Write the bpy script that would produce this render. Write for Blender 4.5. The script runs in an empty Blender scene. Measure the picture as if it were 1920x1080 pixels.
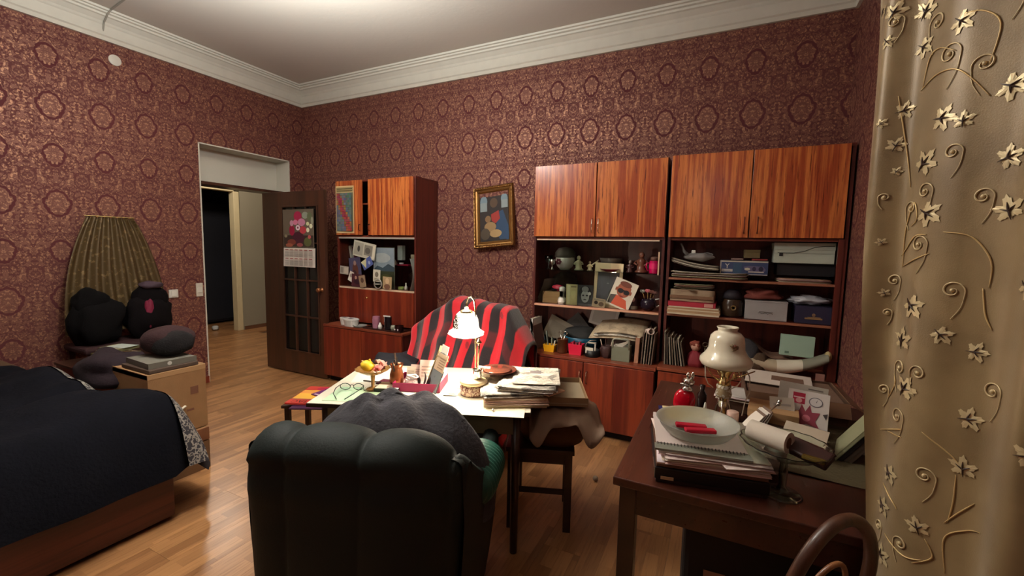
import bpy, bmesh, math, random
from math import sin, cos, pi, radians
from mathutils import Vector, Matrix, noise

random.seed(7)
scn = bpy.context.scene
COL = scn.collection

# ---------------- camera ----------------
def cam_setup():
    yaw, pit, rol = [radians(v) for v in (-26.07, -5.34, 1.16)]
    f = Vector((sin(yaw)*cos(pit), cos(yaw)*cos(pit), sin(pit)))
    r = Vector((cos(yaw), -sin(yaw), 0)); u = r.cross(f)
    r, u = r*cos(rol)+u*sin(rol), -r*sin(rol)+u*cos(rol)
    cd = bpy.data.cameras.new('camera'); cd.sensor_width = 36; cd.lens = 806.7/1920*36
    cd.clip_start = 0.02
    c = bpy.data.objects.new('camera', cd); COL.objects.link(c)
    m = Matrix((r, u, -f)).transposed().to_4x4(); m.translation = (0, 0, 1.5)
    c.matrix_world = m; scn.camera = c
cam_setup()

# ---------------- world, lights, exposure ----------------
scn.view_settings.view_transform = 'Standard'; scn.view_settings.look = 'None'
scn.view_settings.gamma = 1; scn.view_settings.use_curve_mapping = False
scn.view_settings.exposure = 0.65
w = bpy.data.worlds.new('night'); scn.world = w; w.use_nodes = True
w.node_tree.nodes['Background'].inputs[0].default_value = (.02, .022, .03, 1)
w.node_tree.nodes['Background'].inputs[1].default_value = 0.3

def light(name, kind, loc, energy, color, size=.1, rot=None, **k):
    l = bpy.data.lights.new(name, kind); l.energy = energy; l.color = color
    if kind == 'AREA': l.size = size
    else: l.shadow_soft_size = size
    for a, b in k.items(): setattr(l, a, b)
    o = bpy.data.objects.new(name, l); COL.objects.link(o); o.location = loc
    if rot: o.rotation_euler = rot
    return o
# ceiling chandelier just above the frame, hall lamp, added fill light
light('ceiling_lamp_light', 'POINT', (-2.35, 1.35, 2.8), 54, (1, .97, .93), .14)
light('ceiling_lamp_uplight', 'SPOT', (-2.35, 1.35, 2.75), 290, (.97, 1, .98), .25, rot=(pi, 0, 0), spot_size=radians(168), spot_blend=.6)
light('camera_side_fill_light', 'POINT', (-.3, -.9, 2.5), 5, (1, .92, .82), .3)  # added weak fill behind the camera, no lamp stands here
light('hall_lamp_light', 'POINT', (-6.3, 3.5, 2.7), 40, (1, .9, .76), .09)
DESK_LAMP_POWER = 12.0

# ---------------- materials ----------------
def lin(c):
    return tuple((v/255/12.92 if v/255 <= .04045 else ((v/255+.055)/1.055)**2.4) for v in c)
_mats = {}
def new_mat(name):
    m = bpy.data.materials.new(name); m.use_nodes = True
    nt = m.node_tree; b = nt.nodes['Principled BSDF']
    return m, nt, b
def mc(col, rough=.6, metal=0, spec=.5, emit=0, trans=0, sheen=0, coat=0, bump=0, bscale=200, alpha=1, var=0, ior=1.45):
    key = (tuple(col), rough, metal, spec, emit, trans, sheen, coat, bump, bscale, alpha, var)
    if key in _mats: return _mats[key]
    m, nt, b = new_mat('surface_%03d' % len(_mats)); c = lin(col)+(1,)
    I = b.inputs
    I['Base Color'].default_value = c; I['Roughness'].default_value = rough
    I['Metallic'].default_value = metal; I['Specular IOR Level'].default_value = spec
    I['IOR'].default_value = ior
    if emit: I['Emission Color'].default_value = c; I['Emission Strength'].default_value = emit
    I['Transmission Weight'].default_value = trans; I['Alpha'].default_value = alpha
    if sheen: I['Sheen Weight'].default_value = sheen; I['Sheen Roughness'].default_value = .4; I['Sheen Tint'].default_value = c
    I['Coat Weight'].default_value = coat
    tc = nt.nodes.new('ShaderNodeTexCoord')
    if var or not bump:
        n = nt.nodes.new('ShaderNodeTexNoise'); n.inputs['Scale'].default_value = 12; n.inputs['Detail'].default_value = 6
        nt.links.new(tc.outputs['Object'], n.inputs['Vector'])
        mr = nt.nodes.new('ShaderNodeMapRange'); v = var or .06
        mr.inputs[3].default_value = 1-v*1.5; mr.inputs[4].default_value = 1+v
        nt.links.new(n.outputs['Fac'], mr.inputs[0])
        mx = nt.nodes.new('ShaderNodeMix'); mx.data_type = 'RGBA'; mx.blend_type = 'MULTIPLY'; mx.inputs[0].default_value = 1
        mx.inputs[6].default_value = c; nt.links.new(mr.outputs[0], mx.inputs[7])
        nt.links.new(mx.outputs[2], I['Base Color'])
    if bump:
        n = nt.nodes.new('ShaderNodeTexNoise'); n.inputs['Scale'].default_value = bscale; n.inputs['Detail'].default_value = 4
        nt.links.new(tc.outputs['Object'], n.inputs['Vector'])
        bp = nt.nodes.new('ShaderNodeBump'); bp.inputs['Strength'].default_value = bump; bp.inputs['Distance'].default_value = .004
        nt.links.new(n.outputs['Fac'], bp.inputs['Height']); nt.links.new(bp.outputs[0], I['Normal'])
    _mats[key] = m
    return m

class E:
    """tiny expression layer over math nodes"""
    nt = None
    def __init__(s, v): s.v = v
    @staticmethod
    def op(o, *a):
        n = E.nt.nodes.new('ShaderNodeMath'); n.operation = o
        for i, x in enumerate(a):
            x = x.v if isinstance(x, E) else x
            if isinstance(x, (int, float)): n.inputs[i].default_value = x
            else: E.nt.links.new(x, n.inputs[i])
        return E(n.outputs[0])
    def __add__(a, b): return E.op('ADD', a, b)
    __radd__ = __add__
    def __sub__(a, b): return E.op('SUBTRACT', a, b)
    def __rsub__(a, b): return E.op('SUBTRACT', b, a)
    def __mul__(a, b): return E.op('MULTIPLY', a, b)
    __rmul__ = __mul__
    def __truediv__(a, b): return E.op('DIVIDE', a, b)
    def abs(a): return E.op('ABSOLUTE', a)
    def sin(a): return E.op('SINE', a)
    def wrap(a, p): return E.op('WRAP', a, p/2, -p/2)
    def sq(a): return a*a
    def sqrt(a): return E.op('SQRT', a)
    def mn(a, b): return E.op('MINIMUM', a, b)
    def mx(a, b): return E.op('MAXIMUM', a, b)
    def atan2(a, b): return E.op('ARCTAN2', a, b)
    def ss(a, lo, hi):
        n = E.nt.nodes.new('ShaderNodeMapRange'); n.interpolation_type = 'SMOOTHSTEP'
        E.nt.links.new(a.v, n.inputs[0]); n.inputs[1].default_value = lo; n.inputs[2].default_value = hi
        return E(n.outputs[0])
def vec(nt, x, y, z=None):
    n = nt.nodes.new('ShaderNodeCombineXYZ')
    for i, q in enumerate((x, y, z)):
        if q is None: continue
        q = q.v if isinstance(q, E) else q
        if isinstance(q, (int, float)): n.inputs[i].default_value = q
        else: nt.links.new(q, n.inputs[i])
    return n.outputs[0]
def noise_n(nt, v, scale, detail=3, rough=.5):
    n = nt.nodes.new('ShaderNodeTexNoise'); nt.links.new(v, n.inputs['Vector'])
    n.inputs['Scale'].default_value = scale; n.inputs['Detail'].default_value = detail; n.inputs['Roughness'].default_value = rough
    return E(n.outputs['Fac'])
def mixc(nt, fac, a, b):
    n = nt.nodes.new('ShaderNodeMix'); n.data_type = 'RGBA'; nt.links.new(fac.v, n.inputs[0])
    for i, q in ((6, a), (7, b)):
        if isinstance(q, tuple): n.inputs[i].default_value = lin(q)+(1,)
        else: nt.links.new(q, n.inputs[i])
    return n.outputs[2]

def wallpaper(axis):
    m, nt, b = new_mat('damask_wallpaper_'+axis.lower()); E.nt = nt
    g = nt.nodes.new('ShaderNodeNewGeometry'); s = nt.nodes.new('ShaderNodeSeparateXYZ')
    nt.links.new(g.outputs['Position'], s.inputs[0])
    U = E(s.outputs[axis]); Z = E(s.outputs['Z'])
    W = .318; H = .77
    off = 1.46 if axis == 'X' else -1.55
    u0 = (U+off).wrap(W); a0 = u0.abs()
    u1 = (U+off+W/2).wrap(W); a1 = u1.abs()
    nw = noise_n(nt, vec(nt, a0, (Z-2.555).wrap(H), 3.3), 26, 1)
    def med(a, u, z0, rx, rz, th, sc):
        v = (Z-z0).wrap(H)
        vn = v/rz
        r = ((u*(vn.sq()*.4+1)/rx).sq()+vn.sq()).sqrt()
        ang = v.atan2(u)
        r = r+(ang*15).sin()*.03+(ang*3).sin().abs()*.04+(nw-.5)*.45
        ring = (1-((r-1).abs()).ss(th*.55, th)).mx((1-(r-.42).abs().ss(.04, .11))*.4)
        return ring, r
    r1, d1 = med(a0, u0, 2.555, .082, .105, .17, 0)
    r2, d2 = med(a0, u0, 2.94, .066, .088, .19, 0)
    r3, d3 = med(a1, u1, 2.75, .05, .07, .16, 0)
    # mirrored, periodic noise gives the symmetric acanthus foliage
    vz = (Z-2.555).wrap(H)
    nv = vec(nt, a0, vz, a1*.5)
    n1 = noise_n(nt, nv, 17, 2.5, .55)
    n2 = noise_n(nt, nv, 62, 2)
    gaps = (1-(n1-.5).abs().ss(.02, .06)).mx((.40-n1).ss(0, .03)*.9)
    lines = (1-(n2-.5).abs().ss(.02, .075))*.6
    far = d1.ss(1.1, 1.25).mn(d2.ss(1.1, 1.25))
    gp = (gaps*far*.85).mx(lines*.75)
    ground = r1.mx(r2).mx(r3*.8).mx(gp)
    gold = (1-ground).mx(0)
    fine = noise_n(nt, g.outputs['Position'], 700, 1)
    col = mixc(nt, gold, (86, 30, 34), (130, 84, 69))
    hi = (n2.ss(.52, .62))*gold
    col = mixc(nt, hi*.5, col, (198, 150, 116))
    nt.links.new(col, b.inputs['Base Color'])
    rg = .78-gold*.3+fine*.08-hi*.06; nt.links.new(rg.v, b.inputs['Roughness'])
    mt = gold*.3+hi*.3; nt.links.new(mt.v, b.inputs['Metallic'])
    bp = nt.nodes.new('ShaderNodeBump'); bp.inputs['Strength'].default_value = .55; bp.inputs['Distance'].default_value = .0015
    hgt = gold+fine*.5+n2*.8
    nt.links.new(hgt.v, bp.inputs['Height']); nt.links.new(bp.outputs[0], b.inputs['Normal'])
    return m

def wood(name, c1, c2, c3, rough=.3, sx=30, axis='Z', coat=.3, streak=.5, rnd=False):
    m, nt, b = new_mat(name); E.nt = nt
    tc = nt.nodes.new('ShaderNodeTexCoord')
    s = nt.nodes.new('ShaderNodeSeparateXYZ'); nt.links.new(tc.outputs['Object'], s.inputs[0])
    oi = nt.nodes.new('ShaderNodeObjectInfo'); r = E(oi.outputs['Random'])
    ax = {'X': 0, 'Y': 1, 'Z': 2}[axis]
    comps = [E(s.outputs[i]) for i in range(3)]
    comps = [c*(.04 if i == ax else 1.0) for i, c in enumerate(comps)]
    v = vec(nt, comps[0]+r*7, comps[1]+r*3, comps[2]+r*5)
    n1 = noise_n(nt, v, sx*.45, 3); n2 = noise_n(nt, v, sx*1.6, 4, .6); n3 = noise_n(nt, v, sx*7, 2)
    col = mixc(nt, n1.ss(.38, .62), c1, c2)
    col = mixc(nt, n2.ss(.56, .68)*streak, col, c3)
    col = mixc(nt, n3.ss(.45, .75)*.22, col, c3)
    if rnd:
        mr = nt.nodes.new('ShaderNodeHueSaturation'); nt.links.new((r*.22+.9).v, mr.inputs['Value']); nt.links.new(col, mr.inputs['Color']); col = mr.outputs[0]
    nt.links.new(col, b.inputs['Base Color'])
    rr = n3*.12+rough; nt.links.new(rr.v, b.inputs['Roughness'])
    b.inputs['Coat Weight'].default_value = coat; b.inputs['Coat Roughness'].default_value = .18
    return m

def laminate():
    m, nt, b = new_mat('laminate_oak'); E.nt = nt
    tc = nt.nodes.new('ShaderNodeTexCoord'); s = nt.nodes.new('ShaderNodeSeparateXYZ'); nt.links.new(tc.outputs['Object'], s.inputs[0])
    oi = nt.nodes.new('ShaderNodeObjectInfo'); r = E(oi.outputs['Random'])
    X = E(s.outputs[0]); Y = E(s.outputs[1])
    strip = E.op('FLOOR', X*15.8)
    wn = nt.nodes.new('ShaderNodeTexWhiteNoise'); wn.noise_dimensions = '3D'
    blk = E.op('FLOOR', Y*2.6+strip*.37+r*3)
    nt.links.new(vec(nt, strip, blk, r*91), wn.inputs['Vector'])
    q = E(wn.outputs['Value'])
    g = noise_n(nt, vec(nt, X+r*9, Y*.06, q), 90, 4, .6)
    col = mixc(nt, q, (142, 98, 62), (184, 134, 88))
    col = mixc(nt, g.ss(.45, .7)*.45, col, (118, 76, 46))
    sf = E.op('FRACT', X*15.8); edge = (sf-.5).abs().ss(.475, .497)
    col = mixc(nt, edge*.35, col, (96, 60, 38))
    nt.links.new(col, b.inputs['Base Color'])
    rr = g*.1+.26; nt.links.new(rr.v, b.inputs['Roughness'])
    return m

def stripes_print(name, base, ink, period=.004, amt=.5):
    """paper carrying lines of small illegible print"""
    m, nt, b = new_mat(name); E.nt = nt
    tc = nt.nodes.new('ShaderNodeTexCoord'); s = nt.nodes.new('ShaderNodeSeparateXYZ'); nt.links.new(tc.outputs['Object'], s.inputs[0])
    X = E(s.outputs[0]); Y = E(s.outputs[1]); Z = E(s.outputs[2])
    line = ((Y+Z)/period*6.283).sin().ss(.0, .5)
    n = noise_n(nt, vec(nt, X*1.0, Y*4, Z*4), 110, 1)
    blocks = noise_n(nt, vec(nt, X, Y, Z), 11, 0)
    pic_ = noise_n(nt, vec(nt, X, Y, Z), 17, 0).ss(.60, .63)*.6
    k = (line*n.ss(.38, .5)*blocks.ss(.40, .44)).mx(pic_)*amt
    col = mixc(nt, k, base, ink)
    nt.links.new(col, b.inputs['Base Color']); b.inputs['Roughness'].default_value = .75
    return m

def ornament(name, c1, c2, scale, rough=.6, metal=0):
    m, nt, b = new_mat(name); E.nt = nt
    tc = nt.nodes.new('ShaderNodeTexCoord')
    n = noise_n(nt, tc.outputs['Object'], scale, 2)
    k = 1-(n-.5).abs().ss(.03, .08)
    nt.links.new(mixc(nt, k, c1, c2), b.inputs['Base Color'])
    b.inputs['Roughness'].default_value = rough; b.inputs['Metallic'].default_value = metal
    return m

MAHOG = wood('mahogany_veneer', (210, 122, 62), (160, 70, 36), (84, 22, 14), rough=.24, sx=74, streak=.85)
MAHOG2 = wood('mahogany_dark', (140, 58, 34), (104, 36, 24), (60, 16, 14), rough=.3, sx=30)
CARC = wood('mahogany_carcass', (104, 42, 30), (80, 28, 22), (48, 14, 12), rough=.35, sx=26)
CARCX = wood('mahogany_edge', (150, 78, 52), (122, 54, 36), (80, 28, 20), rough=.3, sx=26, axis='X')
DARKW = wood('dark_brown_wood', (58, 32, 20), (42, 22, 15), (26, 13, 9), rough=.3, sx=24, axis='X')
DOORW = wood('door_brown', (74, 42, 26), (58, 32, 20), (38, 20, 13), rough=.34, sx=20, rnd=False)
CHAIRW = wood('chair_wood', (150, 98, 58), (120, 70, 38), (80, 44, 24), rough=.35, sx=30)
BOARD = wood('tan_board', (186, 148, 104), (168, 128, 86), (140, 100, 62), rough=.55, sx=14, axis='X', coat=0, streak=.3)
LAM = laminate()
WPX, WPY = wallpaper('X'), wallpaper('Y')
WHITE = mc((206, 202, 188), .7, bump=.1, bscale=60)
CEIL = mc((196, 188, 176), .85, bump=.25, bscale=30)
CORN = mc((208, 204, 190), .6)
BLACK = mc((16, 15, 17), .45)
PAPER = mc((236, 228, 212), .7)
NEWS = stripes_print('newsprint', (214, 206, 192), (30, 28, 30), .012, 1.0)
NEWS2 = stripes_print('newsprint_yellowed', (196, 176, 146), (88, 72, 60), .006, .6)
CHROME = mc((220, 216, 208), .18, 1)
BRASS = mc((214, 190, 130), .25, 1)
GOLD = mc((176, 138, 78), .38, 1)
GLASS = mc((235, 245, 240), .03, trans=1, spec=.5)
FROST = mc((225, 230, 222), .28, trans=.85, bump=.4, bscale=90)

# ---------------- mesh builder ----------------
class M:
    def __init__(s): s.v = []; s.f = []; s.m = []; s.mats = []; s.cur = 0
    def mat(s, m):
        if m not in s.mats: s.mats.append(m)
        s.cur = s.mats.index(m); return s
    def add(s, vs, fs):
        n = len(s.v); s.v += [tuple(v) for v in vs]
        for f in fs: s.f.append(tuple(i+n for i in f)); s.m.append(s.cur)
        return s
    def box(s, x0, x1, y0, y1, z0, z1, rz=0, c=None):
        vs = [(x, y, z) for z in (z0, z1) for y in (y0, y1) for x in (x0, x1)]
        if rz:
            cx, cy = c or ((x0+x1)/2, (y0+y1)/2)
            vs = [(cx+(x-cx)*cos(rz)-(y-cy)*sin(rz), cy+(x-cx)*sin(rz)+(y-cy)*cos(rz), z) for x, y, z in vs]
        return s.add(vs, [(0, 2, 3, 1), (4, 5, 7, 6), (0, 1, 5, 4), (2, 6, 7, 3), (0, 4, 6, 2), (1, 3, 7, 5)])
    def tube(s, pts, r, n=8, cap=True):
        pts = [Vector(p) for p in pts]; rs = r if isinstance(r, (list, tuple)) else [r]*len(pts)
        vs = []; up = None
        for i, p in enumerate(pts):
            t = (pts[min(i+1, len(pts)-1)]-pts[max(i-1, 0)]).normalized()
            if up is None: up = Vector((0, 0, 1)) if abs(t.z) < .9 else Vector((1, 0, 0))
            a = t.cross(up).normalized(); b = a.cross(t).normalized(); up = b
            for k in range(n):
                q = 2*pi*k/n; vs.append(p+(a*cos(q)+b*sin(q))*rs[i])
        fs = [(i*n+k, i*n+(k+1) % n, (i+1)*n+(k+1) % n, (i+1)*n+k) for i in range(len(pts)-1) for k in range(n)]
        if cap: fs += [tuple(range(n))[::-1], tuple((len(pts)-1)*n+k for k in range(n))]
        return s.add(vs, fs)
    def lathe(s, prof, c=(0, 0, 0), n=28, sx=1, sy=1, wav=None):
        vs = []
        for r, z in prof:
            for k in range(n):
                q = 2*pi*k/n; rr = r*(1+(wav(q, z) if wav else 0))
                vs.append((c[0]+rr*cos(q)*sx, c[1]+rr*sin(q)*sy, c[2]+z))
        fs = [(i*n+k, i*n+(k+1) % n, (i+1)*n+(k+1) % n, (i+1)*n+k) for i in range(len(prof)-1) for k in range(n)]
        if prof[0][0] > 1e-6: fs.append(tuple(range(n))[::-1])
        if prof[-1][0] > 1e-6: fs.append(tuple((len(prof)-1)*n+k for k in range(n)))
        return s.add(vs, fs)
    def shell(s, prof, t, c=(0, 0, 0), n=32, **k):
        """open thin-walled vessel: outside profile up, inside profile down"""
        inn = [(max(r-t, 0.0005), z+(t if i == 0 else 0)) for i, (r, z) in enumerate(prof)][::-1]
        return s.lathe([(0.0, prof[0][1])]+prof+inn+[(0.0, inn[-1][1])], c, n, **k)
    def grid(s, fn, nu, nv, closeu=False):
        vs = [fn(i/(nu if closeu else nu-1), j/(nv-1)) for j in range(nv) for i in range(nu)]
        fs = []
        for j in range(nv-1):
            for i in range(nu if closeu else nu-1):
                a = j*nu+i; b = j*nu+(i+1) % nu; fs.append((a, b, b+nu, a+nu))
        return s.add(vs, fs)
    def poly(s, pts, h=None, d=(0, 0, .001)):
        """polygon, extruded by vector d"""
        n = len(pts); d = Vector(d); p = [Vector(q) for q in pts]
        vs = p+[q+d for q in p]
        return s.add(vs, [tuple(range(n))[::-1], tuple(range(n, 2*n))]+[(i, (i+1) % n, n+(i+1) % n, n+i) for i in range(n)])
    def ball(s, c, r, e=1.0, nu=24, nv=14, nz=0, seed=0, freq=3, flat=None):
        """superellipsoid with noise"""
        rx, ry, rz = r if isinstance(r, tuple) else (r, r, r)
        def sg(v, e): return math.copysign(abs(v)**e, v)
        def fn(u, v):
            a = 2*pi*u; b = -pi/2+pi*v
            p = Vector((sg(cos(b), e)*sg(cos(a), e)*rx, sg(cos(b), e)*sg(sin(a), e)*ry, sg(sin(b), e)*rz))
            if nz:
                k = noise.noise(Vector((p.x*freq/rx*.5+seed, p.y*freq/ry*.5, p.z*freq/rz*.5)))
                p *= 1+k*nz
            if flat is not None: p.z = max(p.z, flat)
            return (c[0]+p.x, c[1]+p.y, c[2]+p.z)
        return s.grid(fn, nu, nv, closeu=True)
    def mesh(s, name, mat=None, smooth=False):
        me = bpy.data.meshes.new(name); me.from_pydata(s.v, [], s.f)
        for m in ([mat] if mat else s.mats): me.materials.append(m)
        if not mat:
            me.polygons.foreach_set('material_index', s.m)
        if smooth: me.polygons.foreach_set('use_smooth', [True]*len(s.f))
        bm = bmesh.new(); bm.from_mesh(me); bmesh.ops.remove_doubles(bm, verts=bm.verts, dist=1e-6)
        bmesh.ops.recalc_face_normals(bm, faces=bm.faces); bm.to_mesh(me); bm.free()
        me.update(); return me
    def obj(s, name, mat=None, parent=None, smooth=False, bevel=0, sub=0, auto=False, loc=None, rot=None):
        o = bpy.data.objects.new(name, s.mesh(name, mat, smooth or auto)); COL.objects.link(o)
        if parent: o.parent = parent
        if auto:
            try: o.data.set_sharp_from_angle(angle=radians(35))
            except Exception: pass
        if bevel:
            b = o.modifiers.new('bevel', 'BEVEL'); b.width = bevel; b.segments = 2; b.limit_method = 'ANGLE'
        if sub:
            b = o.modifiers.new('sub', 'SUBSURF'); b.levels = sub; b.render_levels = sub
        if loc: o.location = loc
        if rot: o.rotation_euler = rot
        return o

def tag(o, label, cat, group=None):
    o['label'] = label; o['category'] = cat
    if group: o['group'] = group
    return o
def thing(name, label, cat, loc=(0, 0, 0), rot=0, group=None):
    o = bpy.data.objects.new(name, None); COL.objects.link(o); o.location = loc; o.empty_display_size = .05
    o.rotation_euler = rot if isinstance(rot, tuple) else (0, 0, rot)
    return tag(o, label, cat, group)
def struct(o): o['kind'] = 'structure'; return o
def one(name, m, mat, label, cat, loc=(0, 0, 0), rot=0, group=None, **k):
    o = m.obj(name, mat, None, **k); o.location = loc
    o.rotation_euler = rot if isinstance(rot, tuple) else (0, 0, rot)
    return tag(o, label, cat, group)

_txt = {}
def text_geo(t, size):
    if t not in _txt:
        c = bpy.data.curves.new('t', 'FONT'); c.body = t; c.size = 1; c.resolution_u = 2
        o = bpy.data.objects.new('t', c); COL.objects.link(o)
        me = bpy.data.meshes.new_from_object(o)
        _txt[t] = ([tuple(v.co) for v in me.vertices], [tuple(p.vertices) for p in me.polygons])
        bpy.data.objects.remove(o); bpy.data.curves.remove(c); bpy.data.meshes.remove(me)
    v, f = _txt[t]
    return [(x*size, y*size) for x, y, z in v], f

def card_mesh(w, h, base, shapes=(), t=.002, base_mat=None):
    """flat printed thing in the local XZ plane, front towards -Y, origin at bottom centre"""
    m = M(); m.mat(base_mat or mc(base, .6)); m.box(-w/2, w/2, 0, t, 0, h)
    y = -.0003
    for s in shapes:
        m.mat(s[-1] if not isinstance(s[-1], tuple) else mc(s[-1], .6)); y -= .00018
        if s[0] == 'r':
            x0, z0, x1, z1 = s[1:5]
            m.add([((x0-.5)*w, y, z0*h), ((x1-.5)*w, y, z0*h), ((x1-.5)*w, y, z1*h), ((x0-.5)*w, y, z1*h)], [(0, 1, 2, 3)])
        elif s[0] == 'e':
            cx, cz, rx, rz = s[1:5]
            m.add([((cx-.5+rx*cos(2*pi*k/16))*w, y, (cz+rz*sin(2*pi*k/16))*h) for k in range(16)], [tuple(range(16))])
        elif s[0] == 'p':
            m.add([((x-.5)*w, y, z*h) for x, z in s[1]], [tuple(range(len(s[1])))])
        elif s[0] == 't':
            tx, x0, z0, sz = s[1:5]; sg = -1 if len(s) > 6 and s[5] else 1
            v, f = text_geo(tx, sz)
            m.add([((x0-.5)*w+sg*a, y, z0*h+sg*b) for a, b in v], f)
    return m

# =============== SETTING ===============
XL, XR, YB, YF, ZC = -4.88, .735, 3.85, -1.6, 3.42
OY0, OY1, OZ = 2.62, 3.65, 2.51        # opening in the left wall
floor = struct(M().box(-9.8, XR+.1, YF-.1, 5.6, -.12, -.013).obj('floor', mc((90, 60, 42), .5)))
pk = M().box(-.0945, .0945, 0, 1.287, -.013, 0).mesh('plank', LAM)
bpy_planks = []
k = 0
for i in range(50):
    x = -9.0+i*.19
    if x > .72: break
    off = (i*.47) % 1.29
    for j in range(6):
        y = -.6-off+j*1.288+.0
        if y > 4.5 or y+1.29 < .2: continue
        # leave out planks the walls or the frame hide
        if x > -4.9 and y > 3.75: continue
        if x < -5.0 and y+1.29 < 2.2: continue
        if x < -4.4 and x > -4.9 and y+1.29 < 1.0: continue
        o = bpy.data.objects.new('floor_plank', pk); COL.objects.link(o); o.parent = floor; o.location = (x, y, 0); k += 1
        if k >= 299: break
struct(M().box(XL-.3, XR+.1, YF-.1, YB+.1, ZC, ZC+.1).obj('ceiling', CEIL))
struct(M().box(XL-.3, XR+.1, YB, YB+.12, 0, ZC).obj('wall_back', WPX))
m = M()
T = .30
m.box(XL-T, XL, YF, OY0, 0, ZC).box(XL-T, XL, OY1, YB, 0, ZC).box(XL-T, XL, OY0, OY1, OZ, ZC)
wl = struct(m.obj('wall_left', WPY))
struct(M().box(XR, XR+.1, YF, YB, 0, ZC).obj('wall_right', WPY))
struct(M().box(XL-.3, XR+.1, YF-.1, YF, 0, ZC).obj('wall_front', WPX))
# white plastered lining of the opening and the board above the door
m = M(); m.box(XL-T+.04, XL+.002, OY1-.012, OY1+.001, 2.13, OZ).box(XL-T+.04, XL+.002, OY0, OY1, OZ-.012, OZ+.001).box(XL-T+.04, XL+.002, OY0-.001, OY0+.012, 0, OZ)
struct(m.obj('trim_4', WHITE))
struct(M().box(XL-T+.03, XL-T+.07, OY0, OY1, 2.13, OZ-.01).obj('trim_5', WHITE))
struct(M().box(XL-T+.02, XL-.003, OY1-.03, OY1+.0, 0, 2.13).box(XL-T+.02, XL-.04, OY0, OY1, 2.10, 2.13).obj('trim_6', DOORW))
# thin crooked pencil of old paint along the soffit
# cornice
prof = [(0, 3.195), (.022, 3.195), (.026, 3.225), (.036, 3.235), (.042, 3.31), (.05, 3.32), (.058, 3.335), (.09, 3.365), (.105, 3.37), (.108, 3.385), (.128, 3.39), (.132, 3.402), (.15, 3.404), (.152, 3.42), (0, 3.42)]
def cornice(name, p0, p1, nrm):
    """swept moulding with mitred ends between corner points p0, p1 of the wall; nrm points into the room"""
    p0, p1, nrm = Vector(p0), Vector(p1), Vector(nrm); d = (p1-p0).normalized(); vs = []
    for p, s in ((p0, 1), (p1, -1)):
        for o, z in prof: q = p+nrm*o+d*o*s; vs.append((q.x, q.y, z))
    n = len(prof)
    return struct(M().add(vs, [(i, (i+1) % n, n+(i+1) % n, n+i) for i in range(n)]).obj(name, CORN))
cornice('trim_1', (XL, YB, 0), (XR, YB, 0), (0, -1, 0))
cornice('trim_2', (XL, YF, 0), (XL, YB, 0), (1, 0, 0))
cornice('trim_3', (XR, YF, 0), (XR, YB, 0), (-1, 0, 0))
struct(M().box(XL, XR, YB-.015, YB, 0, .07).obj('baseboard_back', MAHOG2))
struct(M().box(XL, XL+.015, YF, OY0, 0, .07).obj('baseboard_left', MAHOG2))
# hall beyond the opening
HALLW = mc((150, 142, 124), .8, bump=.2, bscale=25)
HX = -7.35
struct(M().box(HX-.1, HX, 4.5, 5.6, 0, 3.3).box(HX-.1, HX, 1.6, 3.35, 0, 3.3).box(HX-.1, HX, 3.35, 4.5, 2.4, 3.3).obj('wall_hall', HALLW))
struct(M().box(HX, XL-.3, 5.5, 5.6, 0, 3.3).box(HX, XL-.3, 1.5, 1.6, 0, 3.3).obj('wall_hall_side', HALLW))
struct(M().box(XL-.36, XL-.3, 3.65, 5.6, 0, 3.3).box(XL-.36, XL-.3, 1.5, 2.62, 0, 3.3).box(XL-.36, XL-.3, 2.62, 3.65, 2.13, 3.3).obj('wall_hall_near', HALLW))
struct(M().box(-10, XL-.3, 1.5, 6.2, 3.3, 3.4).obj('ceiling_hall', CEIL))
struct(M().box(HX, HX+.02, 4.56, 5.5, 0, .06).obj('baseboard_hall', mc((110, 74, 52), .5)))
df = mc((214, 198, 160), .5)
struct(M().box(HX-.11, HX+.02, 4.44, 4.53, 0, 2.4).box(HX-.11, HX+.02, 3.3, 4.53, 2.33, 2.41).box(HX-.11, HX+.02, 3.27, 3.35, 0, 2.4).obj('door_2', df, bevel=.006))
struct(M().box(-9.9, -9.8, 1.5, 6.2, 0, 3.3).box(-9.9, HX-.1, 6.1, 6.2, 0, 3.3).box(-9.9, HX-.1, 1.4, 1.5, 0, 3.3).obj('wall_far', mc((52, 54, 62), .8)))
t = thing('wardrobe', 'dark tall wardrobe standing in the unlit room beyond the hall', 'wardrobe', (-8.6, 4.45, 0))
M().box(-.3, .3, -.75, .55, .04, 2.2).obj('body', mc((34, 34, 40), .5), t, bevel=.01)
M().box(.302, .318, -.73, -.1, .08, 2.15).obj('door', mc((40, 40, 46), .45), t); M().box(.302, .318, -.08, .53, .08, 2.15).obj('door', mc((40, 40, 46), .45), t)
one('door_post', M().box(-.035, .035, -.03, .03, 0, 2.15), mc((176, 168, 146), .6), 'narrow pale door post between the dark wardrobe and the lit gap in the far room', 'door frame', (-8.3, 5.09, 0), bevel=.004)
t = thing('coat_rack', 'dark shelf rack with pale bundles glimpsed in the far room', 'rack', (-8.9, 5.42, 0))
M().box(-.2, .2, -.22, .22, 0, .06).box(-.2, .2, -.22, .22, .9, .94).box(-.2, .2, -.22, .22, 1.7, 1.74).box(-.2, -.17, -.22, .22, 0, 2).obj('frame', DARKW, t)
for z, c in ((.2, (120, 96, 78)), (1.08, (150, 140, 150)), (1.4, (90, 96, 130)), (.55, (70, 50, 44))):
    M().ball((0, 0, z), (.16, .18, .13), .8, nz=.4, seed=z*9).obj('bundle', mc(c, .8), t, smooth=True)
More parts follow.
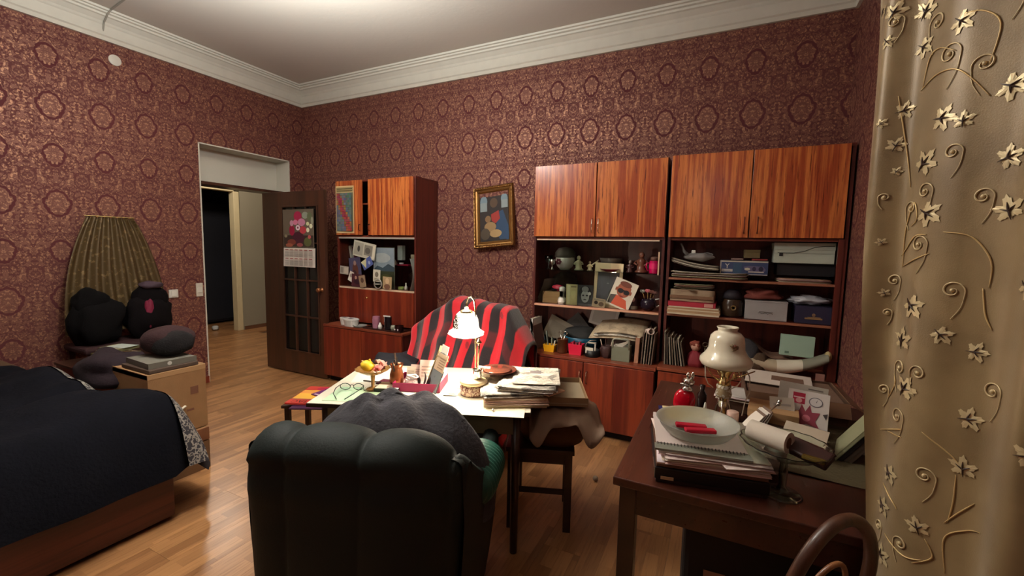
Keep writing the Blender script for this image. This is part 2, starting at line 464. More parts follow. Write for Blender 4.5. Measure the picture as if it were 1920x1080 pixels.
one('slipper', M().ball((0, 0, .03), (.05, .12, .03), .8).ball((0, -.04, .045), (.048, .07, .03), .8), mc((190, 190, 190), .7), 'small pale slipper lying on the hall floor by the dark doorway', 'slipper', (-7.75, 4.3, 0), 1.1, smooth=True)

# fitting on the left wall: round junction cover, switch plates, ceiling cable
one('junction_cover', M().lathe([(0, 0), (.045, 0), (.045, .008), (.03, .014), (0, .015)], n=28), mc((212, 208, 196), .5), 'small round white junction cover high on the wall under the cornice', 'cover', (XL, 1.98, 3.06), (0, pi/2, 0), auto=True)
t = thing('wall_socket', 'white wall switch beside the hanging gold curtain cloth', 'switch', (XL, 2.33, .98))
M().box(0, .014, -.04, .04, -.04, .04).obj('plate', mc((214, 210, 200), .4), t, bevel=.004); M().box(.014, .022, -.022, .022, -.028, .028).obj('rocker', mc((224, 220, 210), .3), t, bevel=.003)
t = thing('wall_switch', 'cream light switch at the edge of the doorway opening', 'switch', (XL, 2.56, 1.0))
M().box(0, .012, -.025, .04, -.07, .07).obj('plate', mc((206, 196, 180), .4), t, bevel=.004); M().box(.012, .02, -.014, .03, -.03, .03).obj('rocker', mc((220, 214, 200), .3), t, bevel=.003)
one('ceiling_cable', M().tube([(XL+.006, 1.9, 3.2), (XL+.06, 1.9, 3.33), (XL+.13, 1.9, 3.38), (XL+.17, 1.91, 3.412), (-4.2, 1.86, 3.412), (-3.4, 1.6, 3.41), (-2.35, 1.35, 3.41)], .007, 6), mc((150, 146, 134), .6), 'thin white cable running from the left cornice across the ceiling', 'cable')

# ---- the open room door ----
door = thing('door_1', 'x', 'door', (-4.88, 3.285, 0))
del door['label'], door['category']; door['kind'] = 'structure'
DW, DH = 1.02, 2.075
gx0, gx1, gz0, gz1 = .335, .925, .26, 1.92
M().box(0, gx0, 0, .04, .012, DH).obj('stile', DOORW, door, bevel=.003); M().box(gx1, DW, 0, .04, .012, DH).obj('stile', DOORW, door, bevel=.003)
M().box(gx0, gx1, 0, .04, .012, gz0).obj('bottom_rail', DOORW, door, bevel=.003); M().box(gx0, gx1, 0, .04, gz1, DH).obj('top_rail', DOORW, door, bevel=.003)
m = M()
for a in (gx0, gx1-.018): m.box(a, a+.018, -.008, .0, gz0, gz1)
for a in (gz0, gz1-.018): m.box(gx0, gx1, -.01, .0, a, a+.018)
m.obj('beading', DOORW, door, bevel=.002)
cw = (gx1-gx0)/3; rh = (gz1-gz0)/4
pane = mc((30, 26, 24), .12, spec=.6, trans=.25)
for i in range(3):
    for j in range(4):
        M().box(gx0+i*cw+.004, gx0+(i+1)*cw-.004, .018, .022, gz0+j*rh+.004, gz0+(j+1)*rh-.004).obj('pane', pane, door)
for i in (1, 2): M().box(gx0+i*cw-.009, gx0+i*cw+.009, -.004, .036, gz0, gz1).obj('muntin', DOORW, door, bevel=.003)
for j in (1, 2, 3): M().box(gx0, gx1, -.003, .035, gz0+j*rh-.009, gz0+j*rh+.009).obj('muntin', DOORW, door, bevel=.003)
h = M().lathe([(0, 0), (.024, 0), (.022, .006), (.01, .01), (.01, .03), (.024, .038), (.027, .052), (.02, .064), (0, .067)], n=20).obj('door_handle', mc((150, 96, 60), .3, .6), door, smooth=True)
h.location = (.965, 0, 1.0); h.rotation_euler = (pi/2, 0, 0)

# wall calendar with floral picture hung on the door glass
m = card_mesh(.5, .42, (104, 92, 78), [
    ('r', .02, .02, .98, .32, (58, 44, 38)), ('e', .5, .25, .19, .17, (70, 28, 44)), ('e', .28, .14, .14, .08, (120, 58, 48)),
    ('e', .2, .06, .12, .05, (146, 82, 62)), ('e', .8, .15, .12, .12, (92, 96, 56)), ('e', .55, .07, .1, .05, (150, 74, 76)), ('e', .86, .28, .05, .05, (190, 90, 90)),
    ('e', .3, .45, .09, .14, (150, 24, 60)), ('e', .5, .82, .13, .13, (166, 36, 74)), ('e', .42, .66, .08, .07, (208, 120, 150)),
    ('e', .62, .66, .12, .1, (196, 130, 158)), ('e', .66, .46, .11, .1, (184, 62, 72)), ('e', .3, .64, .06, .08, (190, 140, 160)),
    ('e', .5, .52, .07, .07, (222, 200, 208)), ('e', .5, .52, .025, .03, (120, 50, 70)), ('e', .74, .84, .1, .09, (140, 148, 132)),
    ('e', .88, .8, .08, .12, (96, 104, 74)), ('e', .82, .62, .05, .05, (216, 218, 170)), ('e', .92, .56, .05, .06, (228, 226, 190)), ('e', .82, .46, .05, .06, (230, 228, 196)),
    ('e', .96, .7, .04, .1, (150, 150, 130)), ('e', .1, .3, .05, .04, (140, 132, 104))])
cal = thing('wall_calendar', 'wall calendar with a picture of pink and white flowers on the door glass', 'calendar', (-4.245, 3.262, 1.24))
o = m.obj('picture', None, cal); o.location = (0, 0, .215)
sh = []
for i in range(6):
    for j in range(2):
        x0 = .05+i*.155; z0 = .08+j*.46
        sh.append(('r', x0+.01, z0+.33, x0+.11, z0+.37, (150, 70, 70)))
        for q in range(5): sh.append(('r', x0, z0+q*.06, x0+.125, z0+q*.06+.03, (164, 158, 150)))
o = card_mesh(.515, .21, (206, 196, 186), sh).obj('month_sheet', None, cal); o.rotation_euler = (-.03, 0, 0)
M().tube([(-.2, 0, .635), (0, 0, .65), (.2, 0, .635)], .002, 6).obj('cord', BLACK, cal)

# picture on the back wall (plain stand-in picture in the same colours)
pic = thing('framed_picture', 'small painting in a carved gold frame hung tilted forward on the red wall', 'picture', (-2.06, 3.80, 1.50), (radians(-6), radians(-5.5), 0))
FW, FH, fb = .46, .62, .065
prof2 = [(0, .0), (0, .018), (.008, .03), (.016, .026), (.024, .03), (.03, .018), (.042, .014), (.05, .02), (.056, .016), (.066, .006), (.07, 0)]
for (ax, ay, bx, by) in ((0, 0, FW, 0), (FW, 0, FW, FH), (FW, FH, 0, FH), (0, FH, 0, 0)):
    m = M(); d = Vector((bx-ax, by-ay)).normalized(); n = Vector((-d.y, d.x)); L = (Vector((bx, by))-Vector((ax, ay))).length; N = 40; vs = []
    for i in range(N+1):
        for o_, h_ in prof2:
            s_ = o_+(L-2*o_)*i/N; q = Vector((ax, ay))+d*s_+n*o_
            hh = h_+(.003*sin(i*2.4) if .004 < o_ < .03 else 0)
            vs.append((q.x-FW/2, -hh, q.y))
    P = len(prof2)
    m.add(vs, [(i*P+k_, i*P+k_+1, (i+1)*P+k_+1, (i+1)*P+k_) for i in range(N) for k_ in range(P-1)]+[(i*P, (i+1)*P, (i+1)*P+P-1, i*P+P-1) for i in range(N)])
    m.obj('frame_rail', mc((150, 112, 66), .36, .85, bump=.5, bscale=120), pic, auto=True)
m = card_mesh(FW-2*fb+.01, FH-2*fb+.01, (40, 30, 28), [
    ('e', .16, .82, .12, .12, (118, 138, 150)), ('r', .04, .62, .27, .8, (136, 148, 150)), ('e', .85, .84, .11, .11, (120, 140, 152)), ('r', .75, .66, .96, .82, (140, 150, 152)),
    ('p', [(.62, .58), (.8, .62), (.97, .3), (.99, .02), (.7, .02), (.55, .2)], (38, 66, 98)), ('p', [(.4, .55), (.66, .62), (.7, .45), (.55, .36), (.42, .42)], (156, 46, 38)),
    ('e', .5, .78, .13, .1, (84, 62, 44)), ('e', .37, .3, .2, .1, (150, 120, 80)), ('e', .55, .16, .2, .08, (168, 138, 94)), ('e', .2, .16, .16, .12, (76, 64, 50)),
    ('e', .3, .46, .1, .07, (132, 100, 66)), ('r', .1, .0, .9, .03, (30, 22, 22))])
o = m.obj('canvas', None, pic); o.location = (0, -.004, fb-.005)

# =============== WALL UNITS ===============
def handle(x, y, z0, z1, parent, mat=None):
    M().tube([(x, y, z0), (x, y-.022, z0+.008), (x, y-.026, (z0+z1)/2), (x, y-.022, z1-.008), (x, y, z1)], .004, 8).obj('handle', mat or mc((150, 120, 100), .3, .8), parent, smooth=True)
def unit(name, label, x0, x1, yb, yu, zt, zc, zs, parts, grp=None, loc=None):
    """base cabinet (front yb) with worktop zc, upper carcass (front yu) up to zt, doors above zs"""
    t = thing(name, label, 'cabinet', (x0, yb, 0), 0, grp)
    W = x1-x0; D = YB-.005-yb; u = yu-yb
    M().box(.02, W-.02, .05, D, 0, .06).obj('plinth', mc((30, 12, 12), .6), t)
    M().box(0, .018, .004, D, .06, zc-.02).box(W-.018, W, .004, D, .06, zc-.02).box(0, W, .004, D, .06, .078).box(.018, W-.018, D-.01, D, .06, zc-.02).obj('base_body', CARC, t, bevel=.001)
    M().box(-.006, W+.006, -.012, D, zc-.022, zc).obj('top_board', CARCX, t, bevel=.002)
    M().box(0, .02, u, D, zc, zt-.02).obj('side_panel', CARC, t, bevel=.001); M().box(W-.02, W, u, D, zc, zt-.02).obj('side_panel', CARC, t, bevel=.001)
    M().box(0, W, u, D, zt-.02, zt).obj('top_panel', CARC, t, bevel=.001)
    M().box(.02, W-.02, D-.008, D, zc, zt-.02).obj('back_panel', CARC, t)
    M().box(.02, W-.02, u+.012, D-.008, zs-.018, zs).obj('shelf', CARCX, t, bevel=.001)
    return t, u, D, W

# ---- left unit ----
t, u, D, W = unit('wall_unit', 'narrow mahogany wall unit next to the brown door, with glass showcase', -3.885, -2.79, 3.28, 3.48, 2.19, .632, 1.60, None)
LU = t
for a, b in ((.006, .552), (.558, W-.006)):
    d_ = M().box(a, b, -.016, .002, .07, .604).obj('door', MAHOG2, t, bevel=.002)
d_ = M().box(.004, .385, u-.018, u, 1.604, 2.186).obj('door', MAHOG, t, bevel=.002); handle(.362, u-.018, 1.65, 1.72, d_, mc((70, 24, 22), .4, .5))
d_ = M().box(.475, W-.022, u-.018, u, 1.604, 2.186).obj('door', MAHOG, t, bevel=.002); handle(.495, u-.018, 1.65, 1.72, d_, mc((70, 24, 22), .4, .5))
M().box(.02, W-.02, u+.02, D-.008, 1.93, 1.945).obj('shelf', CARCX, t)
fl = M().box(.02, W-.02, u-.016, u+.002, .655, 1.018).obj('flap', MAHOG2, t, bevel=.002)
M().lathe([(0, 0), (.01, 0), (.01, .01), (.004, .014), (.004, .04), (0, .041)], (0, 0, 0), 12).obj('key', BRASS, fl, loc=(.45, u-.016, .93), rot=(pi/2, 0, 0))
M().box(.02, W-.02, u+.002, D-.008, 1.018, 1.036).obj('shelf', CARCX, t); M().box(.02, W-.02, u-.004, u+.003, 1.018, 1.036).obj('glass_track', mc((200, 176, 150), .4), t)
M().box(.02, W-.02, u+.0, u+.012, 1.565, 1.582).obj('glass_track', mc((170, 160, 150), .4), t)
M().box(.02, W-.02, u+.1, D-.008, 1.28, 1.286).obj('glass_shelf', GLASS, t)
cg = mc((240, 246, 244), .02, trans=1, ior=1.02)
M().box(.03, .56, u+.004, u+.007, 1.037, 1.565).obj('glass_door', cg, t); M().box(.54, W-.03, u+.010, u+.013, 1.037, 1.565).obj('glass_door', cg, t)

# ---- middle unit A ----
t, u, D, W = unit('wall_unit', 'middle mahogany wall unit with glass showcase and a lamp-lit cluttered worktop', -1.505, -.412, 3.30, 3.50, 2.205, .625, 1.60, None)
UA = t
for a, b, hx in ((.004, W/2-.003, W/2-.025), (W/2+.003, W-.004, W/2+.03)):
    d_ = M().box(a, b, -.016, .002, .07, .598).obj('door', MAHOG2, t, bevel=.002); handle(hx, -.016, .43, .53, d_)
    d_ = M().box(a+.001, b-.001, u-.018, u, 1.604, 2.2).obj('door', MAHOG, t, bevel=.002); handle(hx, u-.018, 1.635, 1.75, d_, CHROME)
M().box(.02, W-.02, u-.004, D-.008, .998, 1.018).obj('shelf', CARCX, t, bevel=.002); M().box(.02, W-.02, u-.008, u-.003, 1.0, 1.016).obj('shelf_edge', mc((220, 164, 132), .35), t)
M().box(.03, W-.04, u-.006, u+.006, 1.572, 1.582).obj('glass_track', mc((224, 196, 170), .35), t)
M().box(.02, W-.02, u+.03, D-.008, 1.312, 1.318).obj('glass_shelf', GLASS, t)
M().box(.24, .68, u+.012, u+.015, 1.02, 1.57).obj('glass_door', cg, t); M().box(.03, .5, u+.018, u+.021, 1.02, 1.57).obj('glass_door', cg, t)
M().box(W-.045, W-.035, u+.004, u+.012, 1.31, 1.49).obj('glass_grip', mc((226, 190, 160), .4), t)

# ---- right unit B ----
t, u, D, W = unit('wall_unit', 'right mahogany wall unit against the side wall, open shelves full of boxes', -.392, .722, 3.30, 3.50, 2.215, .64, 1.60, None)
UB = t
for a, b, hx in ((.004, .535, .508), (.541, W-.03, .59)):
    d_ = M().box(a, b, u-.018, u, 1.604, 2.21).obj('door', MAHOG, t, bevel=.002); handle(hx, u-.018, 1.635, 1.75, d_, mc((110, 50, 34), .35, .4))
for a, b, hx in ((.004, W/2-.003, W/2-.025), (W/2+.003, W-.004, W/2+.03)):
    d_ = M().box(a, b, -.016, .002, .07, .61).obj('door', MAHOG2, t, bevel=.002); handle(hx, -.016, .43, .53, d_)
for z in (1.02, 1.30):
    M().box(.02, W-.03, u+.004, D-.008, z-.018, z).obj('shelf', CARC, t, bevel=.001); M().box(.02, W-.03, u, u+.005, z-.017, z-.001).obj('shelf_edge', mc((150, 96, 72), .4), t)
M().box(W-.05, W-.02, u-.006, u+.02, .64, 1.6).obj('side_strip', CARC, t)

# =============== SMALL-THING BUILDERS ===============
def carton(name, label, cat, loc, w, d, h, col, rz=0, group=None, lid=None, mat=None, extra=None, rx=0):
    """closed carton: body, lid with overlap"""
    t = thing(name, label, cat, loc, (rx, 0, rz), group)
    lh = lid if lid is not None else min(.03, h*.3)
    mt = mat or mc(col, .65, var=.1)
    M().box(-w/2, w/2, 0, d, 0, h-.002).obj('body', mt, t, bevel=.002)
    M().box(-w/2-.002, w/2+.002, -.002, d+.002, h-lh, h).obj('lid', mt, t, bevel=.0015)
    if extra: extra(t)
    return t
def book(label, loc, w, d, h, col, rot=(0, 0, 0), group=None, cat='book', name='book', edge=(214, 200, 174)):
    """book standing or lying: w = thickness (x), d = depth (y), h = height (z)"""
    t = thing(name, label, cat, loc, rot, group)
    c = mc(col, .5, var=.1); k = min(.003, w*.2)
    M().box(0, k, 0, d, 0, h).box(w-k, w, 0, d, 0, h).box(0, w, 0, k, 0, h).obj('cover', c, t)
    M().box(k, w-k, k, d-.004, .003, h-.003).obj('pages', mc(edge, .8), t)
    return t
def sheets(name, label, cat, loc, w, d, n, rz=0, col=(230, 222, 206), mat=None, jit=.02, th=.0016, group=None, curl=.0, seed=1):
    """a loose pile that is one thing: each sheet is its own leaf with its own turn"""
    rnd = random.Random(seed); t = thing(name, label, cat, loc, rz, group)
    for i in range(n):
        a = rnd.uniform(-1, 1)*jit*4; dx, dy = rnd.uniform(-jit, jit), rnd.uniform(-jit, jit); z = i*th*1.25
        ph = rnd.uniform(0, 6)
        def fn(u, v):
            x = (u-.5)*w; y = (v-.5)*d
            zz = z+curl*((abs(u-.5)*2)**4*(.5+.5*sin(ph))+(abs(v-.5)*2)**4*(.5+.5*cos(ph)))
            return (x*cos(a)-y*sin(a)+dx, x*sin(a)+y*cos(a)+dy, zz)
        m = M().grid(fn, 7, 7)
        o = m.obj('sheet', mat or mc(tuple(max(0, min(255, c+rnd.randint(-14, 10))) for c in col), .75), t, smooth=True)
        s_ = o.modifiers.new('thick', 'SOLIDIFY'); s_.thickness = th
    return t
def fig(loc, s, cols, label, name='figurine', group=None, seed=0):
    t = thing(name, label, 'figurine', loc)
    m = M().lathe([(0, 0), (.3*s, 0), (.32*s, .05*s), (.22*s, .12*s), (.2*s, .45*s), (.24*s, .55*s), (.1*s, .68*s), (.07*s, .72*s)], n=18, wav=lambda q, z: .1*sin(3*q+z*60+seed))
    m.obj('body', mc(cols[0], .3), t, smooth=True)
    M().ball((0, 0, .84*s), (.13*s, .13*s, .16*s)).obj('head', mc(cols[1], .3), t, smooth=True)
    for sx in (-1, 1): M().tube([(sx*.2*s, 0, .56*s), (sx*.32*s, -.04*s, .42*s), (sx*.16*s, -.16*s, .36*s)], [.06*s, .055*s, .04*s], 8).obj('arm', mc(cols[0], .3), t, smooth=True)
    return t
def mug(label, loc, r, h, col, rz=0, name='mug', cat='mug', handle_=True, band=None):
    t = thing(name, label, cat, loc, rz); mt = mc(col, .25)
    M().shell([(r*.9, 0), (r*.97, h*.06), (r, h*.3), (r, h)], .004).obj('bowl', mt, t, auto=True)
    if handle_: M().tube([(r*.98, 0, h*.82), (r*1.5, 0, h*.78), (r*1.62, 0, h*.5), (r*1.4, 0, h*.24), (r*.98, 0, h*.2)], .0045, 8).obj('handle', mt, t, smooth=True)
    if band: M().lathe([(r+.0008, h*.35), (r+.0008, h*.8)], n=32).obj('print', mc(band, .4), t)
    return t
def pencils(t, cx, cy, z, n, L, r, cols, seed=3, name='pencil', group='x', label='x'):
    rnd = random.Random(seed); out = []
    for i in range(n):
        a = rnd.uniform(0, 2*pi); tl = rnd.uniform(.3, .9); bx, by = cx-cos(a)*r*.5, cy-sin(a)*r*.5
        tx, ty = cx+cos(a)*r*tl, cy+sin(a)*r*tl; l = L*rnd.uniform(.8, 1.1)
        dv = Vector((tx-bx, ty-by, l*.6)).normalized(); p0 = Vector((bx, by, z)); p1 = p0+dv*l
        m = M().mat(mc(cols[i % len(cols)], .4)).tube([p0, p1], .0035, 6).mat(mc((210, 180, 140), .6)).tube([p1, p1+dv*.012], [.0035, .0006], 6)
        out.append(tag(m.obj(name), label, 'pencil', group))
    return out

# =============== LEFT WALL UNIT CONTENTS ===============
gx = 3.515
def clip(label, x, z, w, h, base, shapes, ry=0, y=3.478, cat='photo', name='photo_print', lean=0):
    o = card_mesh(w, h, base, shapes, t=.0012).obj(name); o.location = (x, y, z); o.rotation_euler = (lean, ry, 0)
    return tag(o, label, cat)
clip('large mountain landscape photo with blue sky leaning in the left glass showcase', -3.235, 1.04, .3, .44, (96, 96, 84), [
    ('r', .02, .45, .98, .98, (176, 186, 204)), ('e', .4, .74, .4, .12, (214, 216, 220)), ('p', [(.02, .45), (.2, .55), (.45, .5), (.7, .6), (.98, .52), (.98, .38), (.02, .38)], (84, 98, 116)),
    ('r', .02, .02, .98, .42, (78, 78, 54)), ('e', .6, .25, .3, .1, (110, 104, 62)), ('e', .2, .16, .16, .1, (60, 58, 40))], y=3.505)
clip('pinned grey newspaper clipping tilted over the showcase glass', -3.50, 1.36, .32, .17, (186, 182, 164), [
    ('r', .04, .1, .45, .9, (154, 150, 136)), ('e', .25, .5, .06, .2, (70, 66, 60)), ('r', .5, .2, .86, .85, (128, 124, 112)), ('e', .66, .5, .12, .2, (92, 88, 80)), ('r', .88, .1, .97, .9, (206, 200, 180))], ry=radians(10))
clip('dark blue holy-card style postcard with brown figure stuck on showcase glass', -3.60, 1.09, .17, .27, (70, 66, 92), [
    ('e', .5, .45, .26, .34, (92, 54, 44)), ('e', .5, .78, .12, .1, (150, 120, 110)), ('e', .4, .3, .2, .2, (60, 32, 34))], ry=radians(-6), y=3.474)
clip('blue triangular pennant postcard below the newspaper clipping', -3.415, 1.26, .15, .1, (78, 92, 150), [
    ('p', [(.0, 1.0), (.6, 1.0), (.25, .1)], (196, 190, 150)), ('e', .7, .4, .1, .2, (150, 160, 190))], ry=radians(-30), y=3.472)
clip('group photo with dark red clothes at the bottom of the showcase glass', -3.57, 1.04, .2, .14, (74, 34, 42), [
    ('e', .3, .7, .08, .14, (180, 140, 120)), ('e', .6, .75, .08, .14, (176, 138, 118)), ('e', .45, .4, .3, .2, (50, 22, 34)), ('e', .8, .45, .12, .24, (120, 60, 66))], ry=radians(3), y=3.469)
clip('small grey banknote-like card stuck left on the showcase glass', -3.79, 1.17, .13, .09, (170, 160, 148), [('r', .08, .15, .4, .85, (130, 120, 110)), ('r', .5, .15, .92, .85, (188, 176, 160))], ry=radians(4))
clip('tiny white tilted photo beside the banknote-like card', -3.70, 1.10, .06, .11, (214, 206, 194), [('e', .5, .6, .3, .2, (150, 140, 130))], ry=radians(22), y=3.47)
clip('small pale square photo leaning in front of the landscape picture', -3.31, 1.11, .1, .13, (200, 194, 176), [('e', .5, .6, .25, .22, (120, 112, 96)), ('r', .2, .1, .8, .3, (150, 142, 120))], ry=radians(2), y=3.474)
clip('brown toned passport photo at the foot of the landscape picture', -3.49, 1.04, .09, .13, (150, 126, 100), [('e', .5, .6, .25, .22, (92, 66, 52))], ry=radians(-12), y=3.464)
clip('tan portrait photo at the right foot of the landscape picture', -3.16, 1.04, .12, .13, (170, 144, 108), [('e', .5, .65, .22, .25, (206, 176, 140)), ('e', .5, .2, .35, .22, (120, 84, 66))], ry=radians(2), y=3.468)
one('silver_ring_frame', M().tube([(.05*cos(a*pi/8), 0, .05*sin(a*pi/8)) for a in range(17)], .006, 6).mat(mc((206, 200, 186), .5)).lathe([(0, -.004), (.045, -.004), (.045, .0), (0, 0)], n=20), mc((188, 184, 176), .35, .5), 'round silver photo frame in front of the landscape picture', 'frame', (-3.28, 3.462, 1.09))
for i, (x, cl, lab, r) in enumerate([(-3.77, (220, 216, 210), 'white-spined book leaning left on the glass shelf of the narrow showcase', 12), (-3.71, (110, 34, 54), 'dark red book leaning on the white book in the narrow showcase', 14), (-3.66, (90, 60, 82), 'thin purple booklet leaning right of the dark red book', 16)]):
    book(lab, (x-.06, 3.62, 1.287), .03, .13, .2-.01*i, cl, (0, radians(-r), 0))
one('tube_bottle', M().mat(mc((186, 196, 194), .4)).box(-.033, .033, 0, .05, .045, .2).mat(BLACK).box(-.02, .02, .0, .05, .018, .045).mat(mc((225, 225, 220), .3)).lathe([(0, 0), (.024, 0), (.024, .018), (0, .018)], (0, .025, 0)), None, 'pale tube bottle standing on its dark cap in the narrow showcase', 'bottle', (-3.1, 3.6, 1.30), bevel=.003)
one('seashell', M().lathe([(0, 0), (.04, .005), (.02, .04), (0, .07)], n=14), mc((190, 170, 160), .5), 'pale conical seashell beside the tube bottle', 'shell', (-3.19, 3.62, 1.287), smooth=True)
carton('gift_box', 'flat pink-red box under the tube bottle', 'box', (-3.06, 3.59, 1.287), .15, .1, .013, (170, 24, 60))
carton('small_box', 'small cream perfume box at the right of the narrow showcase shelf', 'box', (-2.90, 3.6, 1.287), .1, .06, .12, (196, 184, 160))
one('blister_jar', M().lathe([(0, 0), (.03, 0), (.03, .025), (.024, .03), (0, .03)], n=20), mc((176, 186, 110), .4), 'tiny yellow-green jar at the base of the narrow showcase', 'jar', (-3.05, 3.56, 1.037), auto=True)
one('dropper_bottle', M().lathe([(0, 0), (.018, 0), (.018, .03), (.007, .045), (.007, .07), (0, .075)], n=18), mc((226, 224, 216), .35), 'small white dropper bottle beside the yellow-green jar', 'bottle', (-2.985, 3.56, 1.037), smooth=True)
one('plastic_folder', M().grid(lambda a, b: (.03*sin(b*pi)*1.2+a*.02, a*.12, b*.33), 4, 12), mc((196, 190, 186), .4), 'bowed white plastic folder at the right edge of the narrow showcase', 'folder', (-2.885, 3.5, 1.037), smooth=True)
one('dark_bust', M().lathe([(0, 0), (.07, 0), (.05, .02), (.03, .07), (.08, .1), (.09, .15), (.04, .19), (.05, .22), (.0, .27)], n=20), mc((70, 48, 40), .4), 'dark bust figurine behind the right pane of the narrow showcase', 'figurine', (-2.97, 3.72, 1.037), smooth=True)  # one even dark brown
one('stored_jar', M().lathe([(0, 0), (.05, 0), (.055, .06), (.03, .09), (.035, .1), (0, .1)], n=20), mc((216, 206, 180), .3), 'cream jar seen in the gap between the upper cabinet doors', 'jar', (-3.42, 3.6, 1.946), smooth=True)
one('stored_cup', M().shell([(.03, 0), (.045, .05), (.04, .1)], .003), mc((170, 130, 150), .3), 'pinkish cup low in the gap between the upper cabinet doors', 'cup', (-3.43, 3.58, 1.601), smooth=True)
# colour chart on the upper left door
sh = [('r', .04, .87, .96, .97, (150, 136, 92)), ('r', .08, .89, .92, .905, (90, 74, 50)), ('r', .08, .93, .92, .945, (90, 74, 50)), ('r', .04, .04, .96, .86, (112, 112, 92))]
rnd = random.Random(4)
for i in range(8):
    for j in range(16):
        dgl = abs((15-j)/15-i/7*1.05); c = (158, 62, 66) if dgl < .17 else ((152, 112, 66) if dgl < .27 else ((94, 112, 108) if i > 4 else (104, 110, 122)))
        c = tuple(max(20, v+rnd.randint(-18, 18)) for v in c)
        sh.append(('r', .055+i*.113, .05+j*.05, .055+i*.113+.1, .05+j*.05+.043, c))
o = card_mesh(.27, .51, (212, 180, 130), sh).obj('wall_chart'); o.location = (-3.742, 3.458, 1.622); tag(o, 'long colour chart poster stuck on the upper left cabinet door', 'poster')

# ---- on the narrow unit's counter ----
for i, (x, y, w, lab) in enumerate([(-3.66, 3.36, .12, 'small white plastic food container on the dark counter, left one'), (-3.54, 3.335, .19, 'larger white plastic food container beside the small one')]):
    t = thing('food_container', lab, 'container', (x, y, .633), radians(-4*i), 'white containers on the counter')
    c = mc((206, 204, 200), .35)
    M().lathe([(0, 0), (w*.42, 0), (w*.5, .07), (w*.48, .07), (w*.4, .004), (0, .004)], n=32, sy=.7).obj('tub', c, t, auto=True)
    M().lathe([(0, .078), (w*.46, .078), (w*.52, .074), (w*.52, .064), (w*.5, .064), (w*.5, .072), (0, .072)], n=32, sy=.7).obj('lid', c, t, auto=True)
    M().box(-.03, .02, -.02, .02, .079, .081).obj('label', mc((90, 90, 96), .6), t)
one('glass_saucer', M().shell([(.04, 0), (.075, .02)], .003), mc((200, 205, 200), .2, trans=.5), 'shallow glass saucer in front of the white containers', 'saucer', (-3.41, 3.33, .633), smooth=True)
t = thing('serving_tray', 'dark tray holding cups and a small white bottle on the counter', 'tray', (-3.08, 3.38, .633))
M().box(-.25, .25, -.09, .13, 0, .004).obj('base', mc((58, 34, 30), .25), t, bevel=.002)
M().box(-.25, .25, -.09, -.084, .004, .014).box(-.25, .25, .124, .13, .004, .014).box(-.25, -.244, -.084, .124, .004, .014).box(.244, .25, -.084, .124, .004, .014).obj('rim', mc((58, 34, 30), .25), t, bevel=.001)
mug('light purple beaker with a printed face on the counter tray', (-3.22, 3.37, .638), .038, .12, (176, 122, 142), name='beaker', cat='cup', handle_=False, band=(160, 104, 126))
one('spray_bottle', M().lathe([(0, 0), (.02, 0), (.021, .03), (.012, .05), (.007, .065), (0, .068)], n=18), mc((232, 230, 224), .35), 'small white bottle between the purple beaker and the dark mug', 'bottle', (-3.145, 3.345, .638), smooth=True)
t = mug('tall dark travel mug with white looped handle on the counter tray', (-3.06, 3.37, .638), .037, .13, (28, 20, 24), handle_=False)
M().box(-.062, .03, -.006, .006, .128, .14).box(-.05, -.036, -.006, .006, .07, .128).obj('handle', mc((236, 234, 230), .35), t, bevel=.004)
one('glass_jar', M().shell([(.022, 0), (.026, .03), (.02, .05)], .002), mc((190, 190, 170), .2, trans=.5), 'tiny clear jar right of the dark travel mug', 'jar', (-2.985, 3.36, .638), smooth=True)
t = mug('squat dark sugar bowl at the right end of the counter tray', (-2.905, 3.36, .638), .045, .055, (44, 20, 20), name='sugar_bowl', cat='bowl', handle_=False)
for x in (-.018, .02): M().ball((x, -.046, .02), (.009, .004, .009)).obj('shiny_dot', mc((210, 190, 190), .2), t, smooth=True)

# =============== MIDDLE UNIT CONTENTS ===============
# top glass shelf z=1.318
GZ = 1.319
one('stemmed_glass', M().shell([(.03, 0), (.006, .012), (.006, .05), (.035, .075), (.038, .12)], .002), GLASS, 'clear stemmed glass at the left of the glass shelf', 'glass', (-1.41, 3.62, GZ), smooth=True)
one('silver_goblet', M().shell([(.022, 0), (.005, .01), (.005, .03), (.024, .05), (.024, .09)], .002), CHROME, 'small silver goblet beside the round capped vase', 'goblet', (-1.36, 3.58, GZ), smooth=True)
t = thing('capped_vase', 'white round head-shaped vase with a dark painted flower and grey cap', 'vase', (-1.255, 3.62, GZ))
M().lathe([(0, 0), (.04, 0), (.07, .03), (.085, .08), (.08, .115)], n=32).obj('body', mc((212, 206, 196), .25), t, smooth=True)
M().lathe([(.083, .105), (.092, .112), (.088, .15), (.06, .185), (0, .2)], n=32).obj('cap', mc((86, 76, 66), .6, bump=.5), t, smooth=True)
m = M()
for k in range(6): a = k*pi/3; m.ball((-.03+.016*cos(a), -.082, .07+.016*sin(a)), (.012, .004, .012))
m.obj('flower_print', mc((96, 22, 40), .4), t, smooth=True)
fig((-1.13, 3.62, GZ), .125, ((196, 186, 150), (206, 196, 162)), 'slender cream porcelain figurine on the glass shelf')
t = fig((-1.03, 3.62, GZ), .08, ((222, 198, 160), (200, 170, 140)), 'small cream animal figurine with raised arm on the glass shelf')
M().tube([(.01, 0, .04), (.05, 0, .07), (.07, 0, .09), (.06, 0, .06)], .007, 6).obj('tail', mc((222, 198, 160), .3), t, smooth=True)
one('porcelain_bowl', M().shell([(.035, 0), (.08, .05), (.1, .11)], .003), mc((120, 106, 96), .3, trans=.3), 'dark glass bowl behind the framed photo', 'bowl', (-.87, 3.72, GZ), smooth=True)
